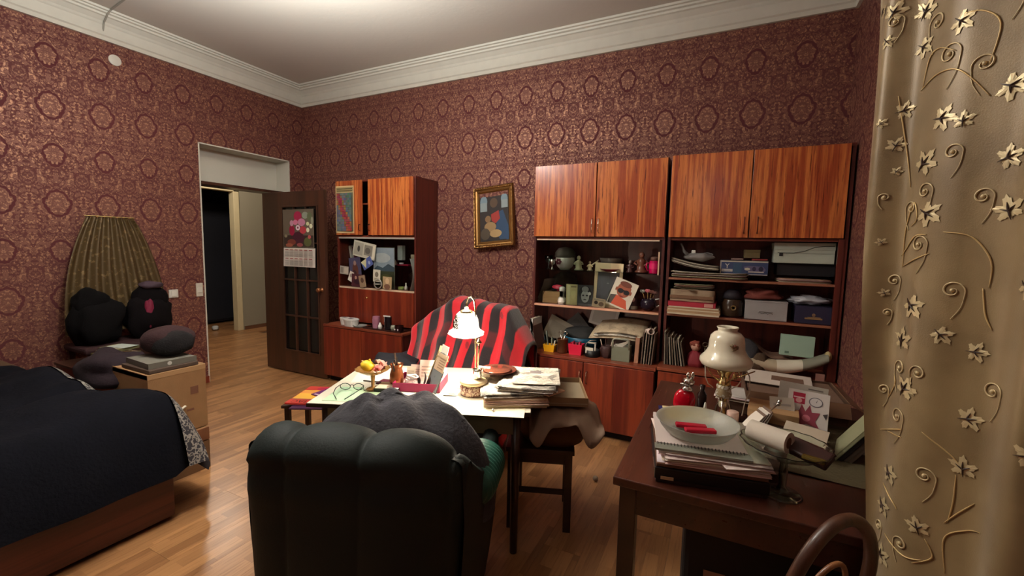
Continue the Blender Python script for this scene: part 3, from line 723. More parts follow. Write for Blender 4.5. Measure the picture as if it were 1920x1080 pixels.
one('red_dish', M().shell([(.04, 0), (.09, .022)], .003), mc((140, 26, 44), .3), 'flat red dish behind the white framed photo', 'dish', (-.85, 3.6, GZ), smooth=True)
fig((-.69, 3.62, GZ), .1, ((74, 44, 42), (150, 130, 120)), 'dark robed figurine left of the seated wooden figure')
fig((-.6, 3.62, GZ), .17, ((112, 66, 50), (130, 84, 66)), 'brown seated wooden figurine on the right of the glass shelf')
t = mug('bright pink mug on the glass shelf with wooden brushes', (-.495, 3.60, GZ), .04, .1, (196, 12, 84), rz=radians(200), band=(216, 30, 100))
M().lathe([(0, .1), (.033, .1), (.033, .13), (0, .135)], n=18).obj('contents', mc((100, 66, 54), .6), t, smooth=True)
# wood shelf z=1.018
SZ = 1.019
m = M()
for k in range(4): m.grid(lambda a, b, k=k: (-.04+.09*(b**2)*0+.05*sin(b*1.3)-k*.012+.03*b, a*.2, b*.21), 3, 10)
one('magazine_roll', m, mc((150, 140, 126), .6), 'bowed grey magazines standing at the left end of the wooden shelf', 'magazine', (-1.425, 3.56, SZ), smooth=True)
one('round_tray', M().lathe([(0, 0), (.125, 0), (.137, .01), (.133, .013), (.12, .005), (0, .005)], n=40), mc((28, 27, 28), .2), 'large round black tray leaning behind the pencil carton', 'tray', (-1.30, 3.76, SZ+.139), (radians(80), 0, 0), smooth=True)
carton('wooden_carton', 'light wood-grain box on the left of the wooden shelf', 'box', (-1.355, 3.57, SZ), .17, .12, .105, (214, 164, 122), mat=BOARD, lid=.0)
t = thing('toy_cap', 'pink and red toy lying on the wood-grain box', 'toy', (-1.31, 3.62, SZ+.106))
M().ball((0, 0, .028), (.055, .04, .028), nz=.3).obj('body', mc((198, 40, 70), .35), t, smooth=True); M().ball((-.03, -.01, .012), (.04, .035, .012)).obj('brim', BLACK, t, smooth=True)
t = thing('snowman_bottle', 'white snowman-shaped bottle with round cap and dark label', 'bottle', (-1.245, 3.54, SZ))
M().lathe([(0, 0), (.034, 0), (.038, .03), (.032, .055), (.02, .066), (.021, .09)], n=24).obj('body', mc((232, 226, 214), .3), t, smooth=True)
M().lathe([(.021, .09), (.022, .11), (.026, .118), (.026, .145), (.014, .154), (0, .155)], n=24).obj('cap', mc((238, 236, 230), .3), t, smooth=True)
M().box(-.012, .014, -.028, -.02, .07, .115).obj('label', mc((40, 36, 36), .4), t)
t = thing('photo_album', 'cream hinged booklet with a black-and-white portrait photo', 'album', (-1.16, 3.545, SZ), radians(2))
card_mesh(.1, .178, (216, 196, 142), [('r', .1, .06, .35, .96, (228, 214, 168)), ('e', .65, .5, .2, .2, (226, 208, 150)), ('r', .42, .85, .9, .93, (150, 130, 90))], t=.006).obj('left_leaf', None, t)
o = card_mesh(.135, .178, (72, 70, 74), [('e', .5, .6, .42, .36, (34, 32, 34)), ('e', .5, .45, .26, .3, (196, 192, 190)), ('e', .5, .8, .22, .14, (150, 146, 146)), ('e', .38, .5, .07, .04, (40, 40, 42)), ('e', .62, .5, .07, .04, (40, 40, 42)), ('e', .5, .3, .1, .03, (90, 86, 86)), ('e', .78, .6, .1, .08, (206, 204, 202)), ('r', .05, .0, .95, .1, (118, 116, 120))], t=.006).obj('photo_leaf', None, t)
o.location = (.118, 0, 0)
t = thing('framed_snapshot', 'white framed dark photo leaning on the middle of the shelf', 'frame', (-.862, 3.56, SZ), (radians(-4), radians(1.5), radians(2)))
fw, fh = .235, .37
m = M().box(-fw/2, -fw/2+.028, 0, .012, 0, fh).box(fw/2-.028, fw/2, 0, .012, 0, fh).box(-fw/2+.028, fw/2-.028, 0, .012, 0, .05).box(-fw/2+.028, fw/2-.028, 0, .012, fh-.075, fh)
m.obj('frame', mc((226, 206, 164), .45), t, bevel=.002)
o = card_mesh(.18, .245, (104, 102, 108), [('p', [(.6, 0), (1, 0), (1, .9), (.8, .7), (.55, .3)], (82, 80, 74)), ('e', .5, .62, .06, .02, (150, 148, 150)), ('r', 0, .86, 1, 1, (90, 88, 90))], t=.003).obj('print', None, t); o.location = (0, .005, .05)
o = card_mesh(.19, .235, (226, 216, 196), [
    ('p', [(.1, .06), (.1, .3), (.3, .42), (.75, .34), (.92, .06)], (212, 92, 62)), ('p', [(.04, .06), (.04, .36), (.28, .42), (.2, .06)], (84, 76, 70)),
    ('e', .5, .66, .3, .28, (168, 92, 66)), ('e', .5, .86, .26, .1, (120, 64, 48)), ('e', .38, .6, .13, .085, (26, 24, 30)), ('e', .64, .6, .13, .085, (26, 24, 30)), ('r', .3, .62, .72, .66, (26, 24, 30)),
    ('e', .5, .5, .05, .04, (190, 112, 84)), ('e', .5, .42, .09, .025, (136, 48, 46)), ('e', .18, .62, .04, .07, (160, 86, 62)), ('e', .82, .62, .04, .07, (160, 86, 62))], t=.0015).obj('photo_print')
o.location = (-.765, 3.515, SZ+.012); o.rotation_euler = (radians(-4), radians(20), 0); tag(o, 'tilted colour photo of a baby in dark sunglasses and an orange top', 'photo')
o = card_mesh(.11, .075, (196, 172, 140), [('e', .3, .5, .15, .2, (70, 56, 50)), ('e', .7, .4, .2, .25, (120, 96, 76)), ('r', .1, .75, .9, .9, (160, 150, 130))], t=.0012).obj('photo_print')
o.location = (-.92, 3.52, SZ); o.rotation_euler = (radians(-6), radians(6), 0); tag(o, 'small patterned photo at the lower left of the baby photo', 'photo')
t = thing('santa_mug', 'dark cup with a painted smiling face on the wooden shelf', 'mug', (-.645, 3.58, SZ))
M().shell([(.036, 0), (.04, .02), (.04, .12)], .004).obj('bowl', mc((66, 40, 40), .3), t, auto=True)
M().ball((0, -.037, .085), (.022, .008, .022)).obj('face', mc((214, 170, 160), .4), t, smooth=True); M().lathe([(.041, .004), (.0415, .03)], n=28).obj('band', mc((120, 112, 96), .4), t)
for a in (-.008, .008): M().ball((a, -.045, .09), (.003, .002, .003)).obj('eye', BLACK, t, smooth=True)
t = thing('flower_pot', 'dark glossy round pot with a white handle and felt hearts', 'pot', (-.525, 3.58, SZ))
M().shell([(.035, 0), (.06, .03), (.064, .06), (.05, .095)], .004).obj('bowl', mc((38, 28, 40), .15), t, smooth=True)
M().tube([(.05, 0, .09), (.085, 0, .1), (.09, 0, .05), (.06, 0, .03)], .005, 8).obj('handle', mc((210, 206, 200), .3), t, smooth=True)
for x, z, c in ((-.05, .15, (170, 172, 164)), (-.01, .155, (190, 96, 104)), (.02, .15, (120, 70, 60)), (.045, .14, (96, 56, 48))):
    o = M().tube([(x*.5, 0, .07), (x, 0, z)], .002, 5).obj('pick', BRASS, t)
    M().ball((x-.008, 0, z+.004), (.013, .006, .012)).ball((x+.008, 0, z+.004), (.013, .006, .012)).lathe([(0, -.018), (.014, 0), (0, .004)], (x, 0, z), 12, sy=.4).obj('heart', mc(c, .7), t, smooth=True)
# worktop z=.626, items at y 3.34..3.5
TZ = .626
for i, (x, w, h, c, r, lab) in enumerate([(-1.485, .028, .265, (226, 222, 216), 1, 'thick white file standing at the left end of the worktop'), (-1.455, .014, .26, (96, 64, 60), -6, 'brown booklet leaning against the white file'), (-1.435, .01, .25, (200, 190, 180), -10, 'pale thin booklet leaning beside the brown one'), (-1.415, .008, .24, (120, 80, 72), -13, 'reddish thin booklet leaning behind the yellow tub')]):
    book(lab, (x, 3.40, TZ), w, .2, h, c, (0, radians(r), 0), 'files at the left end of the worktop')
t = thing('yellow_tub', 'small yellow plastic tub with glassware and tools', 'tub', (-1.29, 3.40, TZ))
m = M(); b0, b1 = .042, .052
def taper(m, a, b, h, t_=.003):
    o = [(-a, -a*.7, 0), (a, -a*.7, 0), (a, a*.7, 0), (-a, a*.7, 0), (-b, -b*.7, h), (b, -b*.7, h), (b, b*.7, h), (-b, b*.7, h)]
    i_ = [(x*(1-t_/a), y*(1-t_/a/.7), max(z, t_)) for x, y, z in o]
    return m.add(o+i_, [(3, 2, 1, 0), (0, 1, 5, 4), (1, 2, 6, 5), (2, 3, 7, 6), (3, 0, 4, 7), (8, 9, 10, 11), (8, 12, 13, 9), (9, 13, 14, 10), (10, 14, 15, 11), (11, 15, 12, 8), (4, 5, 13, 12), (5, 6, 14, 13), (6, 7, 15, 14), (7, 4, 12, 15)])
taper(m, b0, b1, .06).obj('tub', mc((240, 176, 30), .35), t, bevel=.001)
for x, r_, l, c in ((-.03, -14, .15, CHROME), (-.012, -8, .17, mc((160, 170, 160), .2, trans=.4)), (.01, 4, .12, mc((170, 176, 160), .15, trans=.5)), (.03, 10, .09, mc((220, 214, 200), .4))):
    o = M().box(-.004, .004, -.01, .01, 0, l).obj('tool', c, t, bevel=.001); o.location = (x, 0, .006); o.rotation_euler = (0, radians(r_), 0)
one('drinking_glass', M().shell([(.026, 0), (.03, .03), (.033, .09)], .002), GLASS, 'clear drinking glass standing behind the yellow tub', 'glass', (-1.3, 3.49, TZ), smooth=True)
t = thing('brown_can', 'tall brown metallic can with scissors beside the red bin', 'can', (-1.18, 3.41, TZ))
M().shell([(.043, 0), (.045, .01), (.044, .115), (.047, .12)], .003).obj('can', mc((120, 76, 50), .3, .7), t, smooth=True)
for s_ in (-1, 1):
    M().tube([(s_*.012, 0, .03), (-s_*.02, 0, .15)], .004, 6).tube([(-s_*.02+.016*cos(a*pi/5), 0, .166+.016*sin(a*pi/5)) for a in range(11)], .003, 6).obj('scissor_half', CHROME, t, smooth=True)
t = thing('red_bin', 'square raspberry-red plastic pencil bin on the worktop', 'bin', (-1.06, 3.41, TZ))
taper(M(), .05, .06, .09).obj('bin', mc((222, 36, 70), .35), t, bevel=.001)
for x, c in ((-.03, (170, 30, 60)), (0, (120, 60, 70)), (.025, (200, 60, 90))):
    M().box(x, x+.012, -.02, .02, .01, .1+abs(x)*.3).obj('contents', mc(c, .5), t, bevel=.002)
t = thing('pen_basket', 'black pen holder with a white note pad and curved wire', 'holder', (-.925, 3.42, TZ))
M().shell([(.06, 0), (.064, .01), (.062, .055)], .004).obj('basket', BLACK, t, smooth=True)
M().box(-.045, .018, -.052, -.046, .03, .078).obj('note_pad', mc((232, 222, 204), .6), t, bevel=.002)
M().box(.022, .034, -.03, -.02, .03, .12).box(-.03, .034, -.03, -.02, .108, .12).obj('paper_clip', mc((200, 190, 178), .4), t, bevel=.002)
M().tube([(-.06, 0, .05), (-.05, -.02, .1), (-.02, -.02, .13), (.03, 0, .135)], .003, 6).obj('wire', mc((150, 140, 128), .4), t, smooth=True)
t = thing('owl_holder', 'dark carved owl-shaped pencil holder', 'holder', (-.812, 3.43, TZ))
M().lathe([(0, 0), (.03, 0), (.035, .02), (.048, .07), (.044, .1), (.03, .1), (.03, .03), (0, .03)], n=24, wav=lambda q, z: .12*sin(6*q+z*90)).obj('body', mc((64, 40, 40), .6, bump=.6, bscale=80), t, smooth=True)
for x, r_ in ((-.02, -16), (0, -4), (.02, 14), (.03, 22)):
    o = M().tube([(0, 0, .03), (0, 0, .15)], .004, 6).obj('pencil', mc(((90, 66, 60), (140, 100, 80), (220, 200, 180), (80, 50, 50))[int(x*100) % 4], .5), t); o.location = (x*.5, 0, 0); o.rotation_euler = (0, radians(r_), 0)
t = thing('grey_caddy', 'grey-green plastic caddy with a handle and paper strips inside', 'caddy', (-.685, 3.36, TZ), radians(3))
c = mc((122, 124, 106), .45)
M().box(-.07, .07, 0, .006, 0, .115).box(-.07, .07, .11, .116, 0, .115).box(-.07, -.064, 0, .116, 0, .115).box(.064, .07, 0, .116, 0, .115).box(-.064, .064, 0, .116, 0, .006).obj('bin', c, t, bevel=.002)
M().tube([(-.062, .003, .1), (-.062, .003, .165), (-.048, .003, .178), (.048, .003, .178), (.062, .003, .165), (.062, .003, .1)], .008, 8).obj('handle', mc((150, 150, 134), .4), t, smooth=True)
for a, b_, r_ in ((-.02, .12, 70), (.02, .13, 50), (.0, .105, 100)):
    o = M().box(-.008, .008, -.02, .02, -.05, .05).obj('paper_strip', mc((220, 212, 200), .6), t); o.location = (a, .05, b_); o.rotation_euler = (0, radians(r_), 0)
# newspapers laid on a carton at the back of the worktop
carton('storage_box', 'dark storage box at the back of the worktop under folded newspapers', 'box', (-.67, 3.6, TZ), .36, .22, .16, (70, 48, 42))
t = thing('folded_newspaper', 'folded yellowed newspaper sagging over the storage box', 'newspaper', (-.72, 3.62, .8))
for k, (z0, w, c) in enumerate(((0, .5, NEWS2), (.025, .42, NEWS), (.05, .4, NEWS2))):
    m = M().grid(lambda a, b, z0=z0, w=w: ((a-.5)*w, (b-.5)*.34-.0, z0+.02*sin(a*3)+.05*b-(.03*(1-b)**2)), 10, 8)
    o = m.obj('fold', c, t, smooth=True); s_ = o.modifiers.new('t', 'SOLIDIFY'); s_.thickness = .006
one('paper_scroll', M().lathe([(.02, 0), (.024, 0), (.024, .1), (.02, .1), (.018, .05)], n=18), mc((214, 190, 180), .6), 'small pale scroll of paper above the upright magazines', 'scroll', (-.5, 3.45, .87), (radians(80), radians(0), radians(25)), smooth=True)
for i, (x, w, h, c, lab) in enumerate([(-.585, .035, .2, (176, 126, 100), 'tan cardboard folder standing next to the grey caddy'), (-.535, .014, .24, (106, 84, 72), 'brown magazine standing left of the grey-edged magazine'), (-.515, .012, .26, (160, 148, 130), 'grey-edged magazine standing near the right side panel'), (-.497, .012, .25, (96, 76, 66), 'dark brown magazine in the upright row near the side panel'), (-.478, .012, .27, (150, 136, 120), 'light magazine in the upright row near the side panel'), (-.46, .012, .24, (112, 88, 76), 'rightmost brown magazine beside the side panel')]):
    book(lab, (x, 3.38, TZ), w, .2, h, c, (0, radians(2+i*.5), 0), 'upright magazines on the worktop', cat='magazine', name='magazine')
t = thing('blue_bowl', 'blue basin stacked with dark things at the back of the worktop', 'basin', (-1.08, 3.64, TZ))
M().shell([(.1, 0), (.14, .06), (.17, .12)], .004).obj('basin', mc((26, 86, 116), .35), t, smooth=True)
M().ball((0, 0, .13), (.15, .12, .07), nz=.3).obj('dark_cloth', mc((30, 30, 30), .8), t, smooth=True)
one('knit_cloth', M().ball((0, 0, .03), (.15, .07, .03), .8, nz=.3, seed=4), mc((110, 92, 76), .9, bump=.6), 'grey-brown cloth lying in front of the blue basin', 'cloth', (-1.12, 3.5, TZ), smooth=True)
for i, (x, z, w, c, lab, r_) in enumerate([(-1.33, .66, .3, (120, 108, 92), 'slanting grey-brown magazine behind the glass at the left of the worktop', 24), (-1.2, .70, .28, (54, 48, 48), 'slanting dark folder behind the brown can', 48), (-.93, .83, .24, (190, 186, 184), 'crumpled white printed sheet stuffed under the wooden shelf', 12)]):
    o = card_mesh(w, .2, c, [('r', .1, .1, .9, .8, tuple(int(v*.88) for v in c))], t=.01).obj('leaning_folder'); o.location = (x, 3.66+.02*i, z); o.rotation_euler = (radians(-6), radians(r_), 0); tag(o, lab, 'folder')

# =============== RIGHT UNIT CONTENTS ===============
# top shelf z=1.30
sheets('paper_pile', 'wide sagging pile of magazines and papers across the top open shelf', 'papers', (-.09, 3.61, 1.302), .5, .24, 9, radians(-3), (176, 158, 136), th=.004, jit=.014, curl=.008, seed=5)
t = thing('magazine_pile', 'bowed magazines under the glass vase on the top open shelf', 'magazines', (-.19, 3.62, 1.35), radians(-3))
for k in range(4):
    m = M().grid(lambda a, b, k=k: ((a-.5)*.33, (b-.5)*.2, .075-.06*a-.012*sin(a*pi)+k*.009), 12, 3)
    o = m.obj('magazine', mc(((96, 84, 70), (206, 198, 176), (110, 98, 84), (148, 138, 120))[k], .6), t, smooth=True); s_ = o.modifiers.new('t', 'SOLIDIFY'); s_.thickness = .006
t = thing('glass_swan_vase', 'clear glass jug with a long upright neck lying on bowed magazines', 'vase', (-.19, 3.6, 1.43), 0)
gm = mc((176, 170, 166), .12, trans=.55)
M().ball((.02, 0, .03), (.1, .05, .035), nz=.25, seed=2).obj('body', gm, t, smooth=True)
M().tube([(-.06, 0, .04), (-.09, 0, .07), (-.1, 0, .1), (-.115, 0, .13)], [.016, .012, .008, .007], 10).obj('neck', gm, t, smooth=True)
M().box(-.035, -.005, -.02, .0, .055, .08).obj('stopper', mc((226, 222, 214), .2), t, bevel=.005)
M().tube([(.04, 0, .055), (.08, 0, .062), (.115, 0, .05), (.1, -.02, .035)], .005, 8).obj('handle', gm, t, smooth=True)
def blue_print(t):
    o = card_mesh(.305, .1, (52, 62, 96), [('r', 0, .9, 1, 1, (178, 168, 150)), ('r', 0, 0, 1, .06, (160, 150, 150)), ('r', 0, 0, .02, 1, (170, 160, 146)),
        ('r', .03, .2, .27, .38, (186, 178, 168)), ('r', .28, .1, .46, .85, (50, 74, 98)), ('p', [(.52, .35), (.56, .3), (.92, .2), (.96, .4), (.9, .62), (.6, .66), (.5, .58)], (96, 88, 116)),
        ('e', .72, .44, .04, .16, (48, 42, 70)), ('e', .86, .44, .05, .18, (40, 36, 60)), ('e', .58, .42, .06, .1, (186, 178, 158)), ('r', .6, .18, .92, .26, (190, 180, 166)),
        ('t', 'Y', .1, .44, .05, (196, 190, 180)), ('t', 'MILLION', .035, .23, .014, (70, 72, 100))], t=.001).obj('printed_front', None, t)
    o.location = (0, -.003, .002)
carton('printed_box', 'blue printed cardboard box with a white Y mark on the top open shelf', 'box', (.133, 3.545, 1.337), .31, .2, .105, (86, 82, 100), radians(-2), extra=blue_print, lid=.0)
carton('small_box', 'small tan box on top of the blue printed box', 'box', (.185, 3.6, 1.46), .1, .08, .06, (112, 96, 62), radians(3))
one('red_packet', M().box(-.05, .05, 0, .07, 0, .012), mc((140, 50, 46), .5), 'flat red packet beside the small tan box', 'packet', (.235, 3.6, 1.443), bevel=.002)
one('paper_packet', M().box(-.04, .04, 0, .08, 0, .012), mc((150, 120, 110), .6), 'flat pinkish packet at the left of the small tan box', 'packet', (.09, 3.59, 1.444), bevel=.002)
carton('dark_case', 'low black case on the top open shelf under the long pale carton', 'case', (.515, 3.6, 1.345), .34, .2, .085, (20, 16, 20), lid=.01)
def swoosh(t):
    M().tube([(-.155, -.0035, .072), (-.06, -.0035, .072), (0, -.0035, .084), (.06, -.0035, .112), (.11, -.0035, .119), (.172, -.0035, .121)], .0022, 6).obj('curved_line', mc((70, 74, 66), .5), t)
    M().box(-.145, -.123, -.004, -.001, .048, .073).obj('tab', mc((40, 36, 36), .5), t)
    M().box(-.178, .178, -.0025, -.001, .068, .0695).obj('seam', mc((120, 124, 110), .5), t)
carton('shoe_box', 'long pale grey carton with a curved black line on the top open shelf', 'box', (.495, 3.57, 1.432), .352, .2, .142, (178, 184, 168), lid=.05, extra=swoosh)
sheets('paper_pile', 'thin pile of pale papers under the low black case', 'papers', (.5, 3.62, 1.302), .3, .2, 7, 0, (160, 140, 120), th=.003, jit=.008, seed=8)
# middle shelf z=1.02
t = thing('folder_stack', 'stack of cream paper folders at the bottom left of the middle shelf', 'folders', (-.185, 3.50, 1.022), radians(-3))
zz = 0
for i, (h, c, w) in enumerate(((.012, (206, 188, 160), .36), (.018, (186, 150, 112), .37), (.008, (214, 196, 164), .36), (.012, (176, 140, 104), .365), (.006, (216, 204, 176), .35))):
    M().box(-w/2, w/2, -.03+.004*(i % 2), .25, zz, zz+h).obj('folder', mc(c, .65), t, bevel=.001); zz += h+.0006
carton('flat_box', 'flat crimson box with a small pale sticker in the shelf stack', 'box', (-.2, 3.495, 1.081), .335, .24, .038, (166, 34, 54), radians(-2), lid=.0,
       extra=lambda t: M().box(.09, .15, -.004, -.001, .006, .032).obj('sticker', mc((196, 140, 130), .5), t))
t = thing('kraft_bundle', 'bundle of newspapers wrapped in creased beige paper on the crimson box', 'bundle', (-.2, 3.50, 1.121), radians(-2))
M().grid(lambda a, b: ((.155+.0*a)*cos(2*pi*a)*(1.0/max(abs(cos(2*pi*a)), abs(sin(2*pi*a)))), .11+.1*sin(2*pi*a)*(1.0/max(abs(cos(2*pi*a)), abs(sin(2*pi*a))))+.006*noise.noise(Vector((a*20, b*4, 2))), .09*b+.004*noise.noise(Vector((a*14, b*3, 5)))), 48, 8, closeu=True).lathe([(0, .086), (.14, .086)], (0, .11, 0), 4).obj('wrapping', mc((158, 134, 108), .75, bump=.5, bscale=40), t, smooth=True)
M().box(-.157, .15, .0, .005, .02, .045).obj('crease_band', mc((120, 86, 62), .7), t, bevel=.002)
sheets('paper_pile', 'crumpled loose papers on top of the beige bundle', 'papers', (-.2, 3.6, 1.214), .27, .18, 7, radians(5), (150, 134, 116), th=.003, jit=.02, curl=.016, seed=11)
t = thing('pickle_jar', 'dark round glass jar with an emblem on the middle shelf', 'jar', (.075, 3.61, 1.022))
M().lathe([(0, 0), (.068, 0), (.076, .012), (.076, .1), (.066, .118), (.066, .13), (0, .13)], n=28).obj('body', mc((62, 46, 34), .2), t, smooth=True)
M().lathe([(.05, .131), (.066, .134), (.06, .17), (.03, .2), (0, .2)], n=20).obj('wrapped_top', mc((34, 26, 34), .7), t, smooth=True)
M().lathe([(.010, 0), (.018, .002), (.02, 0)], n=20).obj('emblem', mc((116, 90, 50), .4), t, loc=(.01, -.077, .07), rot=(pi/2, 0, 0))
carton('grey_box', 'grey file box with a printed line emblem on the middle shelf', 'box', (.29, 3.53, 1.022), .262, .22, .135, (158, 152, 150), radians(-1), lid=.008,
       extra=lambda t: (M().tube([(-.04, -.003, .06), (.0, -.003, .058), (.045, -.003, .056)], .002, 6).obj('emblem', mc((110, 100, 96), .6), t), M().tube([(-.045+.01*k, -.003, .048+.006*sin(k*1.9)) for k in range(10)], .0015, 5).obj('emblem', mc((110, 100, 96), .6), t)))
one('rag_bundle', M().ball((0, 0, .035), (.12, .07, .045), .9, nz=.5, seed=6, flat=-.034), mc((120, 58, 48), .85, bump=.5, bscale=60), 'rust-red crumpled bag on top of the grey file box', 'bag', (.27, 3.63, 1.16), smooth=True)
def navy(t):
    M().box(-.05, .05, -.004, -.001, .03, .04).box(-.035, .04, -.004, -.001, .042, .046).obj('printed_line', mc((150, 120, 80), .5), t)
    M().ball((0, -.003, .06), (.01, .002, .012)).obj('crest', mc((130, 104, 80), .5), t)
carton('navy_box', 'dark navy shoe-sized box with a small gold print on the middle shelf', 'box', (.575, 3.53, 1.022), .215, .22, .12, (42, 36, 62), radians(-1), lid=.0, extra=navy)
one('plastic_bag', M().ball((0, 0, .03), (.11, .07, .03), .9, nz=.6, seed=9, freq=5), mc((176, 176, 182), .2, bump=.8, bscale=25), 'crumpled silver plastic bag on the navy box', 'bag', (.555, 3.62, 1.146), smooth=True)
# bottom shelf z=.641
for i in range(8):
    h = .25-.012*(i % 3)-.008*i
    book(('first','second','third','fourth','fifth','sixth','seventh','eighth')[i]+' grey-brown magazine from the left in the leaning row on the lowest open shelf', (-.365+i*.02, 3.40, .641), .014, .22, h, ((136, 124, 108), (86, 72, 62), (156, 146, 130), (100, 84, 70))[i % 4], (0, radians(-2-i*1.3), 0), 'leaning magazines on the lowest open shelf', cat='magazine', name='magazine')
t = thing('rag_doll', 'small doll in a crimson dress beside the leaning magazines', 'doll', (-.15, 3.48, .641))
M().lathe([(0, 0), (.06, 0), (.065, .03), (.045, .09), (.02, .115), (0, .12)], n=20, wav=lambda q, z: .1*sin(5*q)).obj('dress', mc((128, 34, 44), .7, bump=.5), t, smooth=True)
M().ball((0, 0, .145), .035).obj('head', mc((186, 140, 120), .6), t, smooth=True)
M().ball((.0, .005, .16), (.04, .038, .03), nz=.4).obj('hair', mc((130, 60, 46), .8), t, smooth=True)
t = thing('wire_ornament', 'small dark looped metal ornament by the lamp shade', 'ornament', (-.085, 3.46, .641))
M().tube([(0, 0, 0), (0, 0, .15)], .005, 8).tube([(.016*cos(a*pi/6), 0, .17+.016*sin(a*pi/6)) for a in range(13)], .005, 6).obj('loop', mc((90, 76, 60), .3, .8), t, smooth=True)
t = thing('stuffed_toy', 'dark furry stuffed toy lying on cushions in the lowest open shelf', 'toy', (.16, 3.52, .66))
M().ball((0, 0, .1), (.12, .09, .11), nz=.25, seed=3).obj('body', mc((64, 62, 66), .9, bump=1, bscale=120), t, smooth=True)
M().ball((.1, -.02, .06), (.08, .07, .07), nz=.2).obj('leg', mc((86, 66, 48), .9, bump=1, bscale=120), t, smooth=True)
M().ball((-.03, -.08, .05), (.035, .03, .02)).obj('red_bow', mc((190, 60, 66), .6), t, smooth=True)
M().ball((-.01, -.07, -.0), (.05, .04, .025), nz=.4).obj('paw', mc((110, 60, 44), .9), t, smooth=True)
one('folded_fabric', M().grid(lambda a, b: (.34*a-.17, (b-.5)*.2, .12*(1-a)+.02*sin(a*9)+.01*sin(b*7)), 16, 8), mc((128, 96, 78), .8), 'brown-pink fabric sloping down behind the stuffed toy', 'fabric', (.33, 3.62, .72), smooth=True)
t = thing('long_pillow', 'long curved white and grey cushion on the lowest open shelf', 'cushion', (.395, 3.50, .662))
for nm, x0, x1, c in (('section', -.24, -.02, (176, 158, 132)), ('section', -.02, .13, (206, 196, 176)), ('section', .13, .27, (126, 124, 108))):
    def fn(u, v, x0=x0, x1=x1):
        x = x0+(x1-x0)*v; zc = .045+1.1*(x+.02)**2; rr = .05*(1-.25*abs(x)/.25)+.003*sin(v*pi)
        return (x, .07*cos(2*pi*u), zc+rr*sin(2*pi*u)*.9+.035*0)
    M().grid(fn, 20, 10, closeu=True).obj(nm, mc(c, .8, bump=.3, bscale=50), t, smooth=True)
M().ball((.275, 0, .15), (.022, .03, .035)).obj('tip', mc((180, 160, 112), .7), t, smooth=True)
t = thing('mint_carton', 'pale mint-green flat carton resting on the long cushion', 'box', (.49, 3.50, .79), (radians(-4), radians(1.5), 0))
M().box(-.1, .1, 0, .035, 0, .145).obj('body', mc((158, 184, 164), .6), t, bevel=.002); M().box(-.07, -.045, -.002, 0, .015, .03).obj('small_print', mc((100, 124, 106), .6), t)
one('pink_card', M().box(0, .05, 0, .003, 0, .06), mc((150, 108, 96), .7), 'pinkish card standing at the right end of the lowest open shelf', 'card', (.6, 3.44, .641))

# =============== WRITING DESK ===============
RZ = radians(22.5); A0 = Vector((-1.756, 1.371, 0)); e1 = Vector((cos(RZ), sin(RZ), 0)); e2 = Vector((-sin(RZ), cos(RZ), 0))
desk = thing('writing_desk', 'pale-topped writing desk lit by the lamp and covered in papers', 'desk', A0, RZ)
DX, DY, DZ = 1.075, .69, .74
M().box(0, DX, 0, DY, DZ-.022, DZ).obj('top', mc((214, 206, 186), .45), desk, bevel=.002)
M().box(-.002, DX+.002, -.002, .0, DZ-.021, DZ-.003).box(-.002, 0, 0, DY, DZ-.021, DZ-.003).box(DX, DX+.002, 0, DY, DZ-.021, DZ-.003).obj('edge_band', mc((46, 30, 24), .4), desk)
M().box(.08, DX-.07, .04, .058, DZ-.13, DZ-.022).obj('apron', mc((120, 104, 76), .6), desk, bevel=.002)
M().box(.08, DX-.07, DY-.058, DY-.04, DZ-.13, DZ-.022).obj('apron', mc((90, 60, 44), .6), desk)
for x in (.05, DX-.09):
    for y in (.04, DY-.08): M().tube([(x+.02, y+.02, .0), (x+.02, y+.02, DZ-.022)], [.018, .024], 12).obj('leg', DARKW, desk, smooth=True)
M().box(.05, .09, .06, DY-.06, DZ-.12, DZ-.022).box(DX-.09, DX-.05, .06, DY-.06, DZ-.12, DZ-.022).obj('side_rail', DARKW, desk)
def dpaper(name, label, cat, x, y, w, d, rz, mat, z=.7405, th=.001, group=None):
    return one(name, M().box(-w/2, w/2, -d/2, d/2, 0, th), mat, label, cat, (x, y, z), rz, group)
dpaper('paper_sheet', 'pale green ruled sheet under the eyeglasses at the left front of the desk', 'paper', -1.635, 1.575, .27, .21, radians(24), mc((178, 206, 172), .7))
dpaper('paper_sheet', 'cream sheet along the left edge of the desk under the candy dish', 'paper', -1.74, 1.86, .3, .21, radians(34), PAPER)
dpaper('paper_sheet', 'white sheet near the back left corner of the desk', 'paper', -1.72, 1.99, .21, .16, radians(20), mc((236, 232, 220), .7), z=.7418)
# eyeglasses
t = thing('eyeglasses', 'black rimmed eyeglasses lying open on the green sheet', 'glasses', (-1.70, 1.60, .743), radians(205))
bm_ = mc((36, 44, 42), .3)
m = M()
for s_ in (-1, 1):
    m.tube([(s_*.035+.026*cos(a*pi/6)*(1 if abs(cos(a*pi/6)) < .8 else 1.05), 0, .02+.017*sin(a*pi/6)) for a in range(13)], .002, 6, cap=False)
m.tube([(-.01, 0, .026), (0, 0, .03), (.01, 0, .026)], .002, 6); m.obj('front', bm_, t, smooth=True)
for s_ in (-1, 1):
    M().tube([(s_*.062, 0, .028), (s_*.065, .05, .026), (s_*.05, .11, .02), (s_*.02, .145, .004)], .0022, 6).obj('temple', bm_, t, smooth=True)
    M().lathe([(0, 0), (.024, 0), (.024, .001), (0, .001)], n=16, sy=.68).obj('lens', GLASS, t, loc=(s_*.035, 0, .02), rot=(pi/2, 0, 0))
